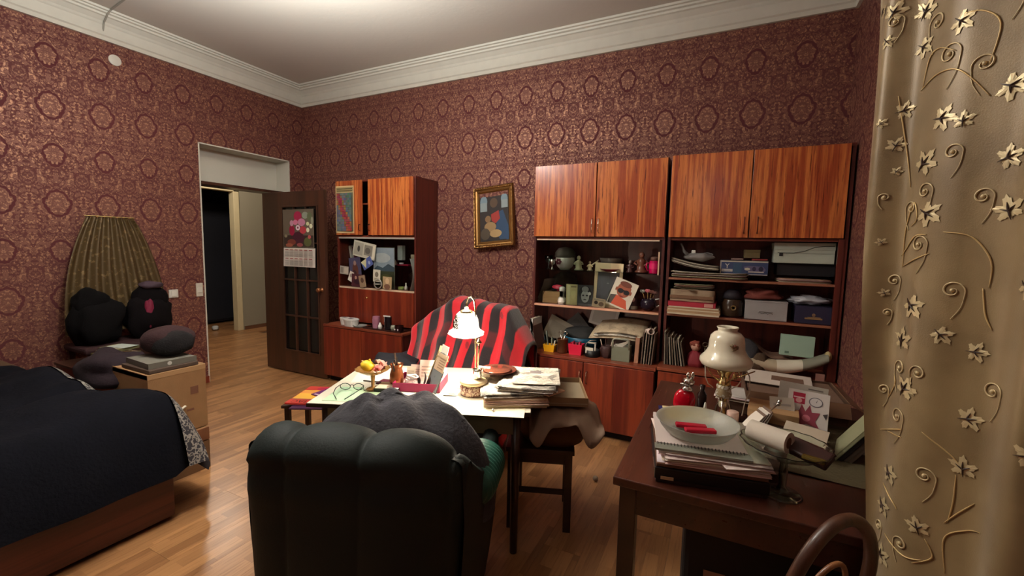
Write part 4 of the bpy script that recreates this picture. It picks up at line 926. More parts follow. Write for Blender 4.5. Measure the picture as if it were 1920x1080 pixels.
# long black pen + brown spectacles case
one('pen', M().tube([(0, 0, 0), (.14, 0, 0)], [.004, .004], 8), mc((36, 30, 30), .3), 'dark pen lying by the foot of the amber dish', 'pen', (-1.76, 1.74, .747), radians(14), smooth=True)
dpaper('notebook', 'thin dark red notebook behind the amber dish foot', 'notebook', -1.60, 1.80, .17, .08, radians(12), mc((84, 30, 44), .5), th=.006)
# footed dish with lemon and sweets
t = thing('footed_dish', 'amber glass footed dish holding a lemon and wrapped sweets', 'dish', (-1.625, 1.672, .7415))
AM = mc((196, 150, 90), .08, trans=.6, ior=1.4)
M().shell([(.048, 0), (.03, .006), (.008, .014), (.01, .05), (.012, .075), (.05, .088), (.085, .108), (.09, .112)], .003, n=36, wav=lambda q, z: .04*sin(12*q) if z > .08 else 0).obj('bowl', AM, t, smooth=True)
one('lemon', M().ball((0, 0, 0), (.036, .03, .029)).lathe([(.008, .03), (.003, .038), (0, .04)], n=10), mc((236, 200, 50), .4, bump=.3, bscale=300), 'yellow lemon lying in the amber dish', 'lemon', (-1.645, 1.655, .868), (0, radians(20), .6), smooth=True)
for i, (x, y, c, lab) in enumerate([(.03, .01, (226, 190, 170), 'pale pink wrapped sweet in the amber dish'), (.055, -.02, (206, 96, 90), 'red and white wrapped sweet at the right of the amber dish'), (.015, .035, (70, 26, 26), 'dark chocolate sweet behind the lemon'), (-.058, .01, (206, 160, 110), 'crinkled amber wrapper left of the lemon'), (.04, .03, (220, 150, 140), 'sweet with its twisted wrapper pointing up in the amber dish')]):
    o = M().ball((0, 0, 0), (.018, .012, .011), nz=.3).lathe([(.003, .016), (.012, .034)], n=10, wav=lambda q, z: .4*sin(4*q)).lathe([(.003, -.016), (.012, -.034)], n=10, wav=lambda q, z: .4*sin(4*q)).obj('wrapped_sweet', mc(c, .35))
    o.location = (-1.625+x, 1.672+y, .866+(.012 if i == 4 else 0)); o.rotation_euler = (i*1.1, .5*i, i); tag(o, lab, 'sweet', 'sweets in the amber dish')
# black tray, copper pot
t = thing('black_tray', 'black-edged white box lid left of the magenta tray', 'tray', (-1.56, 1.70, .7415), RZ)
M().box(-.05, .08, -.045, .07, 0, .018).obj('body', BLACK, t, bevel=.001); M().box(-.046, .076, -.041, .066, .018, .0195).obj('paper_liner', PAPER, t)
t = thing('copper_pot', 'brown copper coffee pot with a long handle on the desk', 'pot', (-1.545, 1.765, .7615), radians(135))
CO = mc((140, 78, 46), .25, .6)
M().shell([(.034, 0), (.038, .01), (.036, .05), (.028, .08), (.036, .105)], .003, n=28, wav=lambda q, z: .015*sin(14*q)).obj('body', CO, t, smooth=True)
M().tube([(.034, 0, .095), (.08, 0, .105), (.15, 0, .125)], [.006, .005, .006], 8).obj('handle', mc((110, 86, 70), .35, .5), t, smooth=True)
for i in range(3): M().tube([(-.004*i, .004*i, .04), (-.03-.012*i, .012*i, .15-.01*i)], .004, 6).obj('pen', BLACK, t)
# magenta tray with odds and ends
t = thing('magenta_tray', 'open magenta cardboard tray full of ribbons, clips and envelopes', 'tray', (-1.435, 1.835, .7415), RZ)
MG = mc((150, 26, 78), .5)
M().box(-.125, .125, -.1, .1, 0, .003).box(-.125, .125, -.1, -.096, 0, .045).box(-.125, .125, .096, .1, 0, .045).box(-.125, -.121, -.1, .1, 0, .045).box(.121, .125, -.1, .1, 0, .045).obj('tray', MG, t, bevel=.001)
M().box(-.119, .119, -.094, .094, .003, .012).obj('paper_liner', mc((226, 190, 180), .7), t)
def tpos(x, y, z): q = Vector((-1.435, 1.835, 0))+e1*x+e2*y; return (q.x, q.y, z)
ob = M()
for k in range(5):
    ob.tube([(.02*cos(a*.9+k)*(1+.2*k)+.006*k, .018*sin(a*.9+k), .004+.012*k+.004*sin(a*2)) for a in range(9)], .005, 5)
one('white_ribbon', ob, mc((226, 226, 222), .4), 'tangled white ribbon at the left in the magenta tray', 'ribbon', tpos(-.06, -.03, .756), smooth=True)
for i, (x, y, h, rx, rz) in enumerate([(.0, -.04, .07, -8, 20), (.022, -.035, .085, 5, -25), (.04, -.05, .07, 22, 10), (.055, -.03, .08, 30, -10)]):
    m = M().grid(lambda a, b, h=h: ((a-.5)*.018*sin(pi*min(b+.12, 1)), .012*sin(b*pi), h*b), 4, 10)
    o = m.obj('black_leaf_clip'); o.data.materials.clear(); o.data.materials.append(mc((38, 36, 36), .3)); s_ = o.modifiers.new('t', 'SOLIDIFY'); s_.thickness = .003
    o.location = tpos(x, y, .756); o.rotation_euler = (0, radians(rx), radians(rz)); tag(o, ('upright black hair clip beside the white ribbon', 'tallest black hair clip with pointed tip in the magenta tray', 'black hair clip tilting right in the magenta tray', 'rightmost black hair clip leaning over the tray rim')[i], 'clip')
for i, (x, y, w, h, c, lab) in enumerate([(-.075, .05, .05, .075, (206, 196, 176), 'small cream envelope standing at the left back of the magenta tray'), (-.035, .06, .09, .085, (206, 178, 166), 'greyish pink receipt standing in the magenta tray'), (.025, .05, .1, .115, (236, 208, 196), 'largest pink printed slip standing at the back of the magenta tray'), (.09, .065, .07, .07, (238, 230, 214), 'white slip with a red mark at the right of the magenta tray')]):
    sh = [('r', .1, .2+.15*k, .85, .26+.15*k, tuple(int(v*.8) for v in c)) for k in range(4)]
    if i == 3: sh.append(('e', .5, .3, .2, .1, (214, 20, 50)))
    o = card_mesh(w, h, c, sh, t=.001).obj('paper_slip'); o.location = tpos(x, y, .755); o.rotation_euler = (radians(-12), 0, RZ+radians(i*4-6)); tag(o, lab, 'paper', 'slips in the magenta tray')
one('cotton_ball', M().ball((0, 0, 0), (.02, .02, .016), nz=.4), mc((232, 224, 204), .9), 'cream cotton ball at the right side of the magenta tray', 'cotton', tpos(.095, .02, .772), smooth=True)
# leaning calendar stand
t = thing('desk_stand', 'tall tilted clear stand with dark teal board and papers, left of the lamp', 'stand', (-1.345, 1.80, .7415), radians(-32))
o = M().box(-.062, .062, 0, .004, 0, .12).obj('board', mc((44, 58, 64), .3), t); o.rotation_euler = (radians(-22), 0, 0)
o = M().box(-.066, .066, -.006, -.004, 0, .205).obj('clear_cover', mc((220, 226, 226), .08, trans=.8, ior=1.1), t); o.rotation_euler = (radians(-22), 0, 0)
o = M().box(-.066, -.061, -.01, .008, 0, .235).box(-.066, .066, -.008, .004, .175, .181).obj('wire_frame', mc((176, 150, 110), .3, .6), t); o.rotation_euler = (radians(-22), 0, 0)
o = card_mesh(.12, .09, (196, 170, 140), [('r', .3, .15+.14*k, .9, .2+.14*k, (140, 110, 86)) for k in range(5)], t=.002).obj('paper_block', None, t); o.rotation_euler = (radians(-22), 0, 0); o.location = (.012, -.002+.036, .105)
o = card_mesh(.085, .1, (240, 236, 222), [('e', .5, .55, .06, .05, (120, 110, 110)), ('r', .6, .5, .85, .56, (150, 140, 140))], t=.001).obj('white_card', None, t); o.rotation_euler = (radians(-14), 0, 0); o.location = (.0, .06, .135)
o = card_mesh(.075, .115, (244, 240, 226), [('r', .1, .86, .7, .94, (70, 90, 80)), ('r', .1, .3, .5, .34, (170, 160, 150)), ('r', .1, .5, .6, .54, (170, 160, 150))], t=.0015).obj('white_leaflet')
o.location = (-1.135, 1.985, .7415); o.rotation_euler = (radians(-4), 0, radians(10)); tag(o, 'upright white leaflet standing behind the lamp stem', 'leaflet')
dpaper('printed_card', 'printed card lying flat left of the lamp base', 'card', -1.235, 1.835, .07, .13, RZ, NEWS)
dpaper('paper_sheet', 'large creased cream sheet covering the desk front around the lamp', 'paper', -1.02, 1.735, .46, .24, radians(21), mc((232, 220, 190), .75, bump=.3, bscale=14))

# ---- desk lamp ----
t = thing('desk_lamp', 'lit brass desk lamp with a glass bell shade and floral porcelain base', 'lamp', (-1.125, 1.868, .7415))
M().lathe([(0, 0), (.062, 0), (.069, .008), (.07, .04), (.064, .056)], n=40).obj('base', ornament('porcelain_flowers', (196, 176, 160), (110, 66, 62), 55, .25), t, smooth=True)
M().lathe([(.064, .056), (.072, .062), (.073, .072), (.06, .08), (.03, .084), (0, .086)], n=40).obj('base_lid', mc((226, 206, 168), .2, .3), t, smooth=True)
M().shell([(.02, .084), (.023, .09), (.022, .125), (.025, .135)], .004, c=(.022, 0, 0)).obj('match_cup', CHROME, t, smooth=True)
# stem: rises right of the shade, arches over and drops to the shade top
st = [(-.0, .02, .08), (-.003, .02, .3), (-.006, .02, .44), (-.012, .018, .485), (-.028, .014, .506), (-.046, .01, .495), (-.052, .008, .465), (-.052, .008, .435)]
M().tube(st, .0045, 10).obj('stem', mc((206, 188, 150), .22, 1), t, smooth=True)
M().tube([(.024, .0, .13), (.03, 0, .25), (.03, 0, .27)], .005, 8).lathe([(0, 0), (.012, .0), (.014, .006), (.008, .012), (.004, .022), (0, .026)], (.03, 0, .27), 14).obj('short_stem', mc((206, 188, 150), .25, 1), t, smooth=True)
SHX, SHY, SHZ = -.052, .008, .435
shm, nt, b = new_mat('lit_glass_shade')
b.inputs['Base Color'].default_value = (.9, .85, .74, 1); b.inputs['Roughness'].default_value = .25
b.inputs['Emission Color'].default_value = (1, .86, .66, 1); b.inputs['Emission Strength'].default_value = 1.8
shade_prof = [(.012, .0), (.03, -.006), (.05, -.024), (.062, -.055), (.066, -.09), (.072, -.108), (.094, -.124), (.09, -.127), (.068, -.112), (.062, -.09), (.058, -.055), (.046, -.028), (.03, -.012), (.012, -.006)]
sh_ = M().lathe(shade_prof+[shade_prof[0]], n=48, wav=lambda q, z: .03*sin(10*q) if z < -.115 else 0)
sh_.f = [f for f in sh_.f if len(f) == 4]; sh_.m = sh_.m[:len(sh_.f)]
so = sh_.obj('lamp_shade', shm, t, smooth=True); so.location = (SHX, SHY, SHZ); so.rotation_euler = (radians(6), radians(4), 0)
M().lathe([(0, .016), (.01, .014), (.012, .004), (.03, -.004), (.036, -.014), (.03, -.01), (0, .0)], n=24).obj('shade_cap', mc((196, 180, 146), .25, .9), t, smooth=True, loc=(SHX, SHY, SHZ))
# lace ornament band on the left of the shade
m = M()
rnd = random.Random(2)
for k in range(34):
    q = radians(rnd.uniform(185, 262)); z = rnd.uniform(-.1, -.032)
    r = .0635+.003 if z < -.055 else .05+(-.032-z)/.023*.0135+.002
    pts = [((r)*cos(q+.1*cos(a)*1.0), (r)*sin(q+.1*cos(a)), z+.0075*sin(a)) for a in [i*pi/4 for i in range(9)]]
    m.tube(pts, .0019, 4, cap=False)
m.obj('lace_ornament', mc((60, 44, 20), .5), t, smooth=True, loc=(SHX, SHY, SHZ), rot=(radians(6), radians(4), 0))
M().ball((0, 0, 0), (.02, .02, .026)).obj('bulb', mc((255, 240, 214), .3, emit=30), t, smooth=True, loc=(SHX, SHY, SHZ-.07))
light('desk_lamp_bulb_light', 'POINT', (-1.125+SHX, 1.868+SHY, .7415+SHZ-.112), DESK_LAMP_POWER, (1, .86, .66), .025)
light('desk_lamp_glow_light', 'POINT', (-1.125+SHX, 1.868+SHY-.0, .7415+SHZ+.03), 6.5, (1, .84, .66), .04)

# ---- plate, newspapers, spoon ----
sheets('newspaper', 'lowest thick newspaper bundle with torn edges on the desk corner', 'newspaper', (-.95, 1.98, .7425), .30, .42, 14, radians(30), (196, 170, 148), th=.0022, jit=.008, seed=21, mat=None, group='newspapers on the desk')
sheets('newspaper', 'bright open newspaper lying under the brown plate', 'newspaper', (-.97, 1.985, .784), .30, .40, 8, radians(33), mat=NEWS, th=.0018, jit=.012, seed=22, curl=.003, group='newspapers on the desk')
sheets('newspaper', 'top newspaper with black print reaching toward the cabinet', 'newspaper', (-.87, 2.02, .806), .28, .37, 9, radians(16), mat=NEWS, th=.0018, jit=.01, seed=23, curl=.006, group='newspapers on the desk')
dpaper('newspaper_clipping', 'newspaper page with a small dark picture, topmost of the pile', 'newspaper', -.85, 2.05, .24, .3, radians(22), NEWS, z=.8325, th=.0012, group='newspapers on the desk')
dpaper('picture_print', 'small grey photo printed on the topmost newspaper page', 'print', -.875, 2.10, .06, .05, radians(22), mc((120, 112, 112), .7), z=.834, th=.0006)
dpaper('leaflet', 'crumpled pinkish leaflet sticking out from the right of the newspapers', 'leaflet', -.76, 1.97, .14, .12, radians(-20), mc((206, 166, 140), .7, bump=.8, bscale=30), z=.79, th=.006)
t = thing('brown_plate', 'round brown glazed plate lying on the newspapers', 'plate', (-1.055, 2.0, .838), (radians(0), radians(0), 0))
M().shell([(.06, 0), (.085, .004), (.102, .012)], .004, n=44).obj('plate', mc((84, 44, 34), .22, coat=.4), t, smooth=True)
M().lathe([(0, .006), (.06, .006), (.078, .0085), (.07, .0125), (0, .0115)], n=44).obj('upper_plate', mc((96, 52, 40), .22, coat=.4), t, smooth=True)
t = thing('teaspoon', 'silver teaspoon with a dark bowl lying at the front of the newspapers', 'spoon', (-.985, 1.80, .7435), radians(-55))
M().ball((0, 0, .004), (.022, .014, .005)).obj('bowl', mc((60, 50, 50), .2, .6), t, smooth=True); M().tube([(.02, 0, .004), (.09, 0, .004), (.12, 0, .003)], [.002, .003, .005], 8).obj('handle', CHROME, t, smooth=True)
one('remote_control', M().box(-.014, .014, -.055, .055, 0, .016), mc((80, 60, 54), .4), 'narrow brown comb case between lamp base and newspapers', 'case', (-1.035, 1.885, .7425), radians(40), bevel=.004)

# ---- stool with bundles right of the desk ----
t = thing('wooden_stool', 'dark square wooden stool loaded with bundles beside the desk', 'stool', (-.86, 2.17, 0), radians(20))
for x in (-.15, .15):
    for y in (-.14, .14): M().box(x-.02, x+.02, y-.02, y+.02, 0, .43).obj('leg', DARKW, t, bevel=.002)
M().box(-.18, .18, -.17, .17, .43, .455).obj('seat', DARKW, t, bevel=.003)
M().box(-.13, .13, -.15, -.13, .37, .43).box(-.13, .13, .13, .15, .37, .43).box(-.16, -.14, -.12, .12, .37, .43).box(.14, .16, -.12, .12, .37, .43).obj('rail', DARKW, t)
M().box(-.13, .13, -.145, -.13, .2, .225).obj('stretcher', DARKW, t)
one('wicker_basket', M().lathe([(0, 0), (.15, 0), (.17, .05), (.165, .15), (.15, .16), (0, .155)], n=32, sx=1.1, sy=.9, wav=lambda q, z: .02*sin(30*q+z*150)), mc((112, 78, 44), .8, bump=1, bscale=60), 'brown wicker basket standing on the dark stool', 'basket', (-.80, 2.19, .457), radians(20), smooth=True)
one('grey_bag', M().ball((0, 0, .0), (.17, .13, .045), .8, nz=.3, seed=3), mc((92, 82, 80), .7, bump=.5), 'dark grey folded bag between basket and paper bundle', 'bag', (-.86, 2.14, .66), radians(20), smooth=True)
def drap(u, v):
    x = (u-.5)*.36; y = (v-.5)*.36; ed = max(abs(u-.5), abs(v-.5))*2
    z = .032*0-max(0, ed-.68)*.30*(1+.55*sin(u*8.5+v*5+.6)+.25*sin(u*17-v*9)) + .004*sin(u*31+v*17)
    return (x, y, z)
o = M().grid(drap, 30, 26).obj('brown_paper', mc((150, 124, 104), .8, bump=.5, bscale=30), smooth=True)
o.location = (-.70, 2.08, .712); o.rotation_euler = (0, 0, radians(24)); s_ = o.modifiers.new('t', 'SOLIDIFY'); s_.thickness = .004; tag(o, 'creased wrapping paper with pointed corners hanging over the stool load', 'paper')
t = thing('shallow_box', 'shallow grey-lined cardboard box lid under the newspapers, over the stool', 'box', (-.82, 2.085, .7455), radians(24))
KB = mc((128, 100, 70), .7)
M().box(-.21, .21, -.19, .15, 0, .004).obj('bottom', mc((148, 132, 108), .6), t)
M().box(-.21, .21, -.19, -.186, -.012, .032).box(-.21, .21, .146, .15, -.0, .032).box(-.21, -.206, -.19, .15, -.0, .032).box(.206, .21, -.19, .15, -.012, .032).obj('rim', KB, t, bevel=.001)

# ---- magazines by the desk: stool under them ----
t = thing('low_stool', 'small dark stool under the bright magazines left of the desk', 'stool', (-2.47, 2.03, 0), radians(24))
for x in (-.15, .15):
    for y in (-.13, .13): M().box(x-.016, x+.016, y-.016, y+.016, 0, .41).obj('leg', DARKW, t, bevel=.002)
M().box(-.18, .18, -.16, .16, .41, .43).obj('seat', DARKW, t, bevel=.003)
def mag(label, x, y, z, w, d, rz, col, shapes, th=.008):
    m = M().mat(mc(col, .4)).box(-w/2, w/2, -d/2, d/2, .001, th).mat(PAPER).box(-w/2+.003, w/2-.001, -d/2+.001, d/2-.001, 0, .001)
    zz = th+.0003
    for s in shapes:
        zz += .0002; m.mat(mc(s[-1], .4))
        if s[0] == 'r': m.add([((s[1]-.5)*w, (s[2]-.5)*d, zz), ((s[3]-.5)*w, (s[2]-.5)*d, zz), ((s[3]-.5)*w, (s[4]-.5)*d, zz), ((s[1]-.5)*w, (s[4]-.5)*d, zz)], [(0, 1, 2, 3)])
        elif s[0] == 'e': m.add([((s[1]-.5+s[3]*cos(k*pi/8))*w, (s[2]-.5+s[4]*sin(k*pi/8))*d, zz) for k in range(16)], [tuple(range(16))])
        elif s[0] == 't':
            v, f = text_geo(s[1], s[4]); m.add([((s[2]-.5)*w-a, (s[3]-.5)*d-b, zz) for a, b in v], f)
    return one('magazine', m, None, label, 'magazine', (x, y, z), rz)
mag('dark purple magazine, lowest in the little pile left of the desk', -2.42, 1.985, .432, .25, .32, radians(28), (60, 26, 60), [], .01)
mag('orange and red magazine with upside-down black title lettering left of the desk', -2.49, 2.02, .444, .25, .34, radians(24), (196, 62, 50), [('r', .02, .24, .98, .75, (232, 176, 66)), ('r', .02, .55, .98, .7, (226, 150, 70)), ('e', .6, .85, .3, .1, (176, 40, 70)), ('r', .02, .19, .98, .24, (170, 84, 70)), ('t', 'АТЛАС', .97, .155, .062, (30, 12, 14))], .012)
mag('violet magazine lying askew on the orange one, partly under the desk edge', -2.40, 2.13, .4585, .2, .28, radians(-2), (104, 44, 104), [('e', .6, .7, .1, .06, (200, 180, 200)), ('r', .1, .02, .9, .07, (214, 190, 200))], .008)
_fix = {'magazine': None}
# =============== ARMCHAIR (back to the viewer) ===============
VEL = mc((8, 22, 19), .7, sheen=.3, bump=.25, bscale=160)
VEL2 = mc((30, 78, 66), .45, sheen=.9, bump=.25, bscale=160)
ch = thing('armchair', 'big dark green velvet armchair turned with its back to the viewer', 'armchair', (-1.14, 1.2, 0), radians(17))
# local: +y = facing the desk; back at y=-.28
def back(u, v):
    # u: around the loop rear-bottom -> up rear -> over -> down front ; v: across width
    wv = (v-.5)*2                        # -1..1
    x = wv*.395
    sw = wv*1.0
    edge = max(0, 1-abs(wv)**7)
    top = .90-.125*abs(wv)**5-.03*max(0, -wv)**3
    lobes = (.026*abs(cos((wv+.08)*pi*1.55))**.4)
    th = (.08+lobes)*(.35+.65*edge)
    yc = -.245+.10*abs(wv)**3.2
    top = top-.02+lobes*1.5
    if u < .42:
        t = u/.42; z = .06+(top-th-.06)*t; rear = -th*(.85+.15*sin(t*pi))-.012*cos(t*pi*.5); y = yc+rear
        if t > .8: y -= .012*sin((t-.8)/.2*pi)
    elif u < .68:
        a = (u-.42)/.26*pi; y = yc-th*cos(a)*1.05; z = top-th+th*sin(a)
    else:
        t = (u-.68)/.32; z = top-th-(top-th-.30)*t; y = yc+th*(1+.15*sin(t*pi))
    x *= .86+.14*min(1, z/.75)
    return (x, y, z)
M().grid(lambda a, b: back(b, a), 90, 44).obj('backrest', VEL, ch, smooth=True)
# side walls of the tub, sweeping from back to arm
for s_ in (-1, 1):
    def side(u, v, s_=s_):
        y = -.20+v*.62; k = min(1, max(0, (y+.20)/.30)); k = k*k*(3-2*k)
        top = .79-.16*k; ro = .385+.02*sin(v*pi)
        a = u*2
        if u < .5: z = .06+(top-.06)*u*2; x = ro+.012*sin(u*2*pi)
        elif u < .7: q = (u-.5)/.2*pi; x = ro-.035+.035*cos(q); z = top+.028*sin(q)
        else: z = top-(top-.3)*(u-.7)/.3; x = ro-.07
        return (s_*x*(.9+.1*min(1, z/.6)), y, z)
    M().grid(side, 30, 30).obj('side_panel', VEL, ch, smooth=True)
    def arm(u, v, s_=s_):
        y = .0+v*.33; e_ = 1-abs(2*v-1)**6*.45; fold = .006*abs(sin(v*44+u*.0))
        r_ = (.108*e_)+fold
        q = u*2*pi
        return (s_*(.335+r_*cos(q)*1.0), y, .585+r_*.8*sin(q))
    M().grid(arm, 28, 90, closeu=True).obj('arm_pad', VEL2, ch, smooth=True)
M().ball((0, .08, .34), (.29, .33, .11), .35).obj('seat_cushion', VEL, ch, smooth=True)
M().box(-.34, .34, -.28, .41, .05, .26).obj('base', VEL, ch, bevel=.03)
for x in (-.33, .33):
    for y in (-.22, .34): M().lathe([(0, 0), (.02, 0), (.026, .05), (0, .06)], (x, y, 0), 12).obj('foot', DARKW, ch)
# grey fluffy blanket heaped on it
def heap(u, v):
    a = 2*pi*u; r = v
    x = .43*r*cos(a); y = .22*r*sin(a)
    rr = min(1, r)
    z = .43*(1-rr**3.4)**.5
    z += .05*noise.noise(Vector((x*8, y*12, 1)))*(1-rr*.5)+.016*sin(x*22+y*34+2.5*sin(x*9))*(1-rr**2)
    x += .03*noise.noise(Vector((cos(a)*1.5, sin(a)*1.5, 4)))
    z *= (1-.3*max(0, -x/.43)**1.3)
    return (x, y, max(z, -.02 if r > .99 else z))
GB = mc((66, 64, 69), .95, sheen=.6, bump=1.5, bscale=70, var=.6)
one('grey_blanket', M().grid(heap, 72, 30, closeu=True), GB, 'dark grey fluffy blanket heaped on the green armchair', 'blanket', (-1.19, 1.315, .462), radians(14), smooth=True)

# =============== ARMCHAIR WITH PLAID BETWEEN THE UNITS ===============
c2 = thing('armchair', 'dark armchair between the wall units, draped with the red and black throw', 'armchair', (-1.89, 2.86, 0), radians(6))
DK = mc((26, 25, 34), .85, sheen=.3)
M().ball((0, .26, .52), (.44, .12, .44), .5).obj('backrest', DK, c2, smooth=True)
M().ball((0, -.1, .28), (.36, .40, .17), .4).obj('seat_cushion', DK, c2, smooth=True)
M().ball((-.46, -.1, .38), (.12, .42, .22), .5).obj('arm_pad', DK, c2, smooth=True)
M().ball((.46, -.1, .38), (.1, .42, .22), .5).obj('arm_pad', DK, c2, smooth=True)
M().box(-.4, .4, -.4, .3, .03, .2).obj('base', DK, c2, bevel=.02)
def plaid_mat():
    m, nt, b = new_mat('plaid_throw'); E.nt = nt
    uv = nt.nodes.new('ShaderNodeUVMap'); s = nt.nodes.new('ShaderNodeSeparateXYZ'); nt.links.new(uv.outputs[0], s.inputs[0])
    U = E(s.outputs[0]); V = E(s.outputs[1])
    n = noise_n(nt, uv.outputs[0], 5, 3)
    st = ((U+n*.035+V*.0)*6.283*7.5).sin().ss(-.12, .22)
    st2 = ((V+n*.02)*6.283*2.2).sin().ss(.55, .8)
    k = st.mx(st2*.12)
    nt.links.new(mixc(nt, k, (30, 16, 22), (206, 24, 40)), b.inputs['Base Color']); b.inputs['Roughness'].default_value = .85
    b.inputs['Sheen Weight'].default_value = .4
    nn = noise_n(nt, uv.outputs[0], 160, 2); bp = nt.nodes.new('ShaderNodeBump'); bp.inputs['Strength'].default_value = .6; bp.inputs['Distance'].default_value = .004
    nt.links.new(nn.v, bp.inputs['Height']); nt.links.new(bp.outputs[0], b.inputs['Normal'])
    return m
NU, NV = 70, 40
def throw(u, v):
    # v 0: over the back rear, .35 crest, 1 front over the seat
    x = (u-.5)*1.02; crest = .99+.03*sin(u*5+.4)-.24*max(0, .36-u)/.36-.30*max(0, u-.84)/.16
    if v < .2: y = .40; z = crest-.25*(1-v/.2)
    elif v < .35: q = (v-.2)/.15*pi; y = .26+.14*cos(q); z = crest+.05*sin(q)
    else: t = (v-.35)/.65; y = .12-.12*sin(t*1.2)-.26*t*t; z = crest-.60*t
    fo = .022*sin(u*34+v*2.5+1.6*sin(v*4))*(.3+.7*v)+.02*noise.noise(Vector((u*6, v*5, 3)))
    return (x+.02*noise.noise(Vector((v*5, u*3, 8))), y-fo if v > .3 else y, z+fo*.3)
mb = M().grid(throw, NU, NV)
o = mb.obj('plaid_throw', plaid_mat(), smooth=True); o.location = (-1.80, 2.76, .03); o.rotation_euler = (0, 0, radians(4))
ul = o.data.uv_layers.new(name='UVMap')
co = {}
for j in range(NV):
    for i in range(NU):
        p = mb.v[j*NU+i]; co[(round(p[0], 5), round(p[1], 5), round(p[2], 5))] = (i/(NU-1), j/(NV-1))
for l in o.data.loops:
    p = o.data.vertices[l.vertex_index].co; ul.data[l.index].uv = co.get((round(p.x, 5), round(p.y, 5), round(p.z, 5)), (0, 0))
s_ = o.modifiers.new('t', 'SOLIDIFY'); s_.thickness = .01
tag(o, 'red and black striped woollen throw spread over the armchair behind the lamp', 'blanket')
one('dark_jacket', M().ball((0, 0, 0), (.2, .12, .09), .9, nz=.5, seed=8), mc((28, 28, 36), .8, bump=.5, bscale=50), 'dark jacket bundled on the left arm of the draped armchair', 'jacket', (-2.27, 2.56, .56), radians(14), smooth=True)

# =============== BED ===============
bed = thing('bed', 'wooden sofa bed with a low reddish side rail along the left', 'bed', (-2.585, 1.19, 0))
BW = wood('bed_rail_wood', (92, 40, 30), (70, 28, 22), (44, 16, 14), rough=.4, sx=18, axis='Y')
M().box(-.03, 0, -2.6, 0, .025, .27).obj('side_rail', BW, bed, bevel=.003)
M().box(-1.5, -.03, -.03, 0, .025, .27).obj('foot_board', BW, bed, bevel=.003)
M().box(-1.5, -.03, -2.6, -.03, .08, .30).obj('frame', DARKW, bed)
M().ball((-.78, -1.35, .36), (.68, 1.2, .08), .3).obj('mattress', mc((60, 50, 60), .8), bed, smooth=True)
for x in (-1.4, -.08):
    for y in (-2.4, -.12): M().box(x-.025, x+.025, y-.025, y+.025, 0, .08).obj('foot', DARKW, bed)
def quilt_h(x, y):
    # x from 0 (rail side) to -1.7 ; y from .17 (foot) back to -1.9
    ex = min(1, max(0, (-x+.035)/.25)); ey = min(1, max(0, (.215-y)/.2))
    s = (1-(1-ex)**2.4)*(1-(1-ey)**2.6)
    n = .05*noise.noise(Vector((x*2.2, y*2.0, 1)))+.022*noise.noise(Vector((x*6, y*5, 7)))
    bump = .05*math.exp(-((x+.42)**2/.05+(y+.02)**2/.08))+.07*math.exp(-((x+1.1)**2/.12+(y-.0)**2/.1))-.04*math.exp(-((x+.68)**2/.006+(y-.1)**2/.3))
    return .25+s*(.37+n+bump)
QX0, QX1, QY0, QY1 = .035, -1.79, .215, -1.95
def yback(x, y):
    k = min(1, max(0, (-x-.3)/.16)); k = k*k*(3-2*k)
    return y-.14*k*min(1, max(0, (y+.5)/.5))
def quilt(u, v):
    x = QX0+(QX1-QX0)*u; y = QY0+(QY1-QY0)*v
    wob = .02*noise.noise(Vector((y*4, 3, 1)))
    cu = max(0, 1-u/.12)*max(0, 1-v/.1)
    return (x-.09*cu+(wob if u < .1 else 0), yback(x, y)-.09*cu, quilt_h(x, y))
NAVY = mc((9, 10, 19), .95, sheen=.12, spec=.2, bump=.9, bscale=70, var=.3)
q = thing('quilt', 'dark navy plush quilt covering the bed, with an ornamental grey border', 'quilt', (-2.585, 1.19, 0))
M().grid(quilt, 90, 90).obj('quilt_body', NAVY, q, smooth=True)
def band(u, v):
    x = .03-1.42*u; yy = .165-.10*v+.015*sin(u*7)
    z = quilt_h(x, yy)+.007
    return (x, yback(x, yy), z)
BORD = ornament('quilt_border', (48, 46, 52), (148, 142, 132), 42, .7)
M().grid(band, 80, 6).obj('border', BORD, q, smooth=True)
M().grid(lambda a, b: (.0-1.39*a, yback(-1.39*a, .225-.06*b+.015*sin(a*7))-.05*max(0, 1-a/.06), quilt_h(.03-1.42*a, .225-.06*b)+.004-.06*(1-b)), 80, 5).obj('hem', mc((24, 20, 28), .9), q, smooth=True)

# =============== BOXES BY THE BED ===============
def marks(t):
    for (y, z, w, h) in ((.06, .20, .04, .03), (.225, .235, .045, .05), (.20, .13, .04, .014)):
        M().box(.0, .0015, y, y+w, z, z+h).obj('printed_mark', mc((118, 78, 58), .7), t)
    M().box(.0, .002, .1, .17, .145, .165).obj('hand_slot', BLACK, t); 
    o = M().box(.001, .02, 0, .05, 0, .006).obj('torn_flap', mc((206, 196, 176), .6), t); o.location = (.001, .145, .15); o.rotation_euler = (radians(25), 0, 0)
KRAFT = mc((150, 112, 74), .75, bump=.15, var=.12)
t = thing('cardboard_box', 'tan cardboard box with a hand slot, topmost by the bed end', 'box', (-3.02, 1.285, .285))
M().box(-.42, 0, 0, .32, 0, .415).obj('body', KRAFT, t, bevel=.003)
M().box(-.005, .001, 0, .32, .385, .418).box(-.42, 0, 0, .005, .385, .418).box(-.42, 0, .315, .321, .385, .418).obj('rim', mc((170, 132, 92), .7), t, bevel=.002)
marks(t)
t = thing('wooden_crate', 'light wooden drawer box standing on the floor under the cardboard box', 'crate', (-3.0, 1.265, 0))
M().box(-.44, -.012, 0, .335, .012, .28).obj('body', KRAFT, t, bevel=.003)
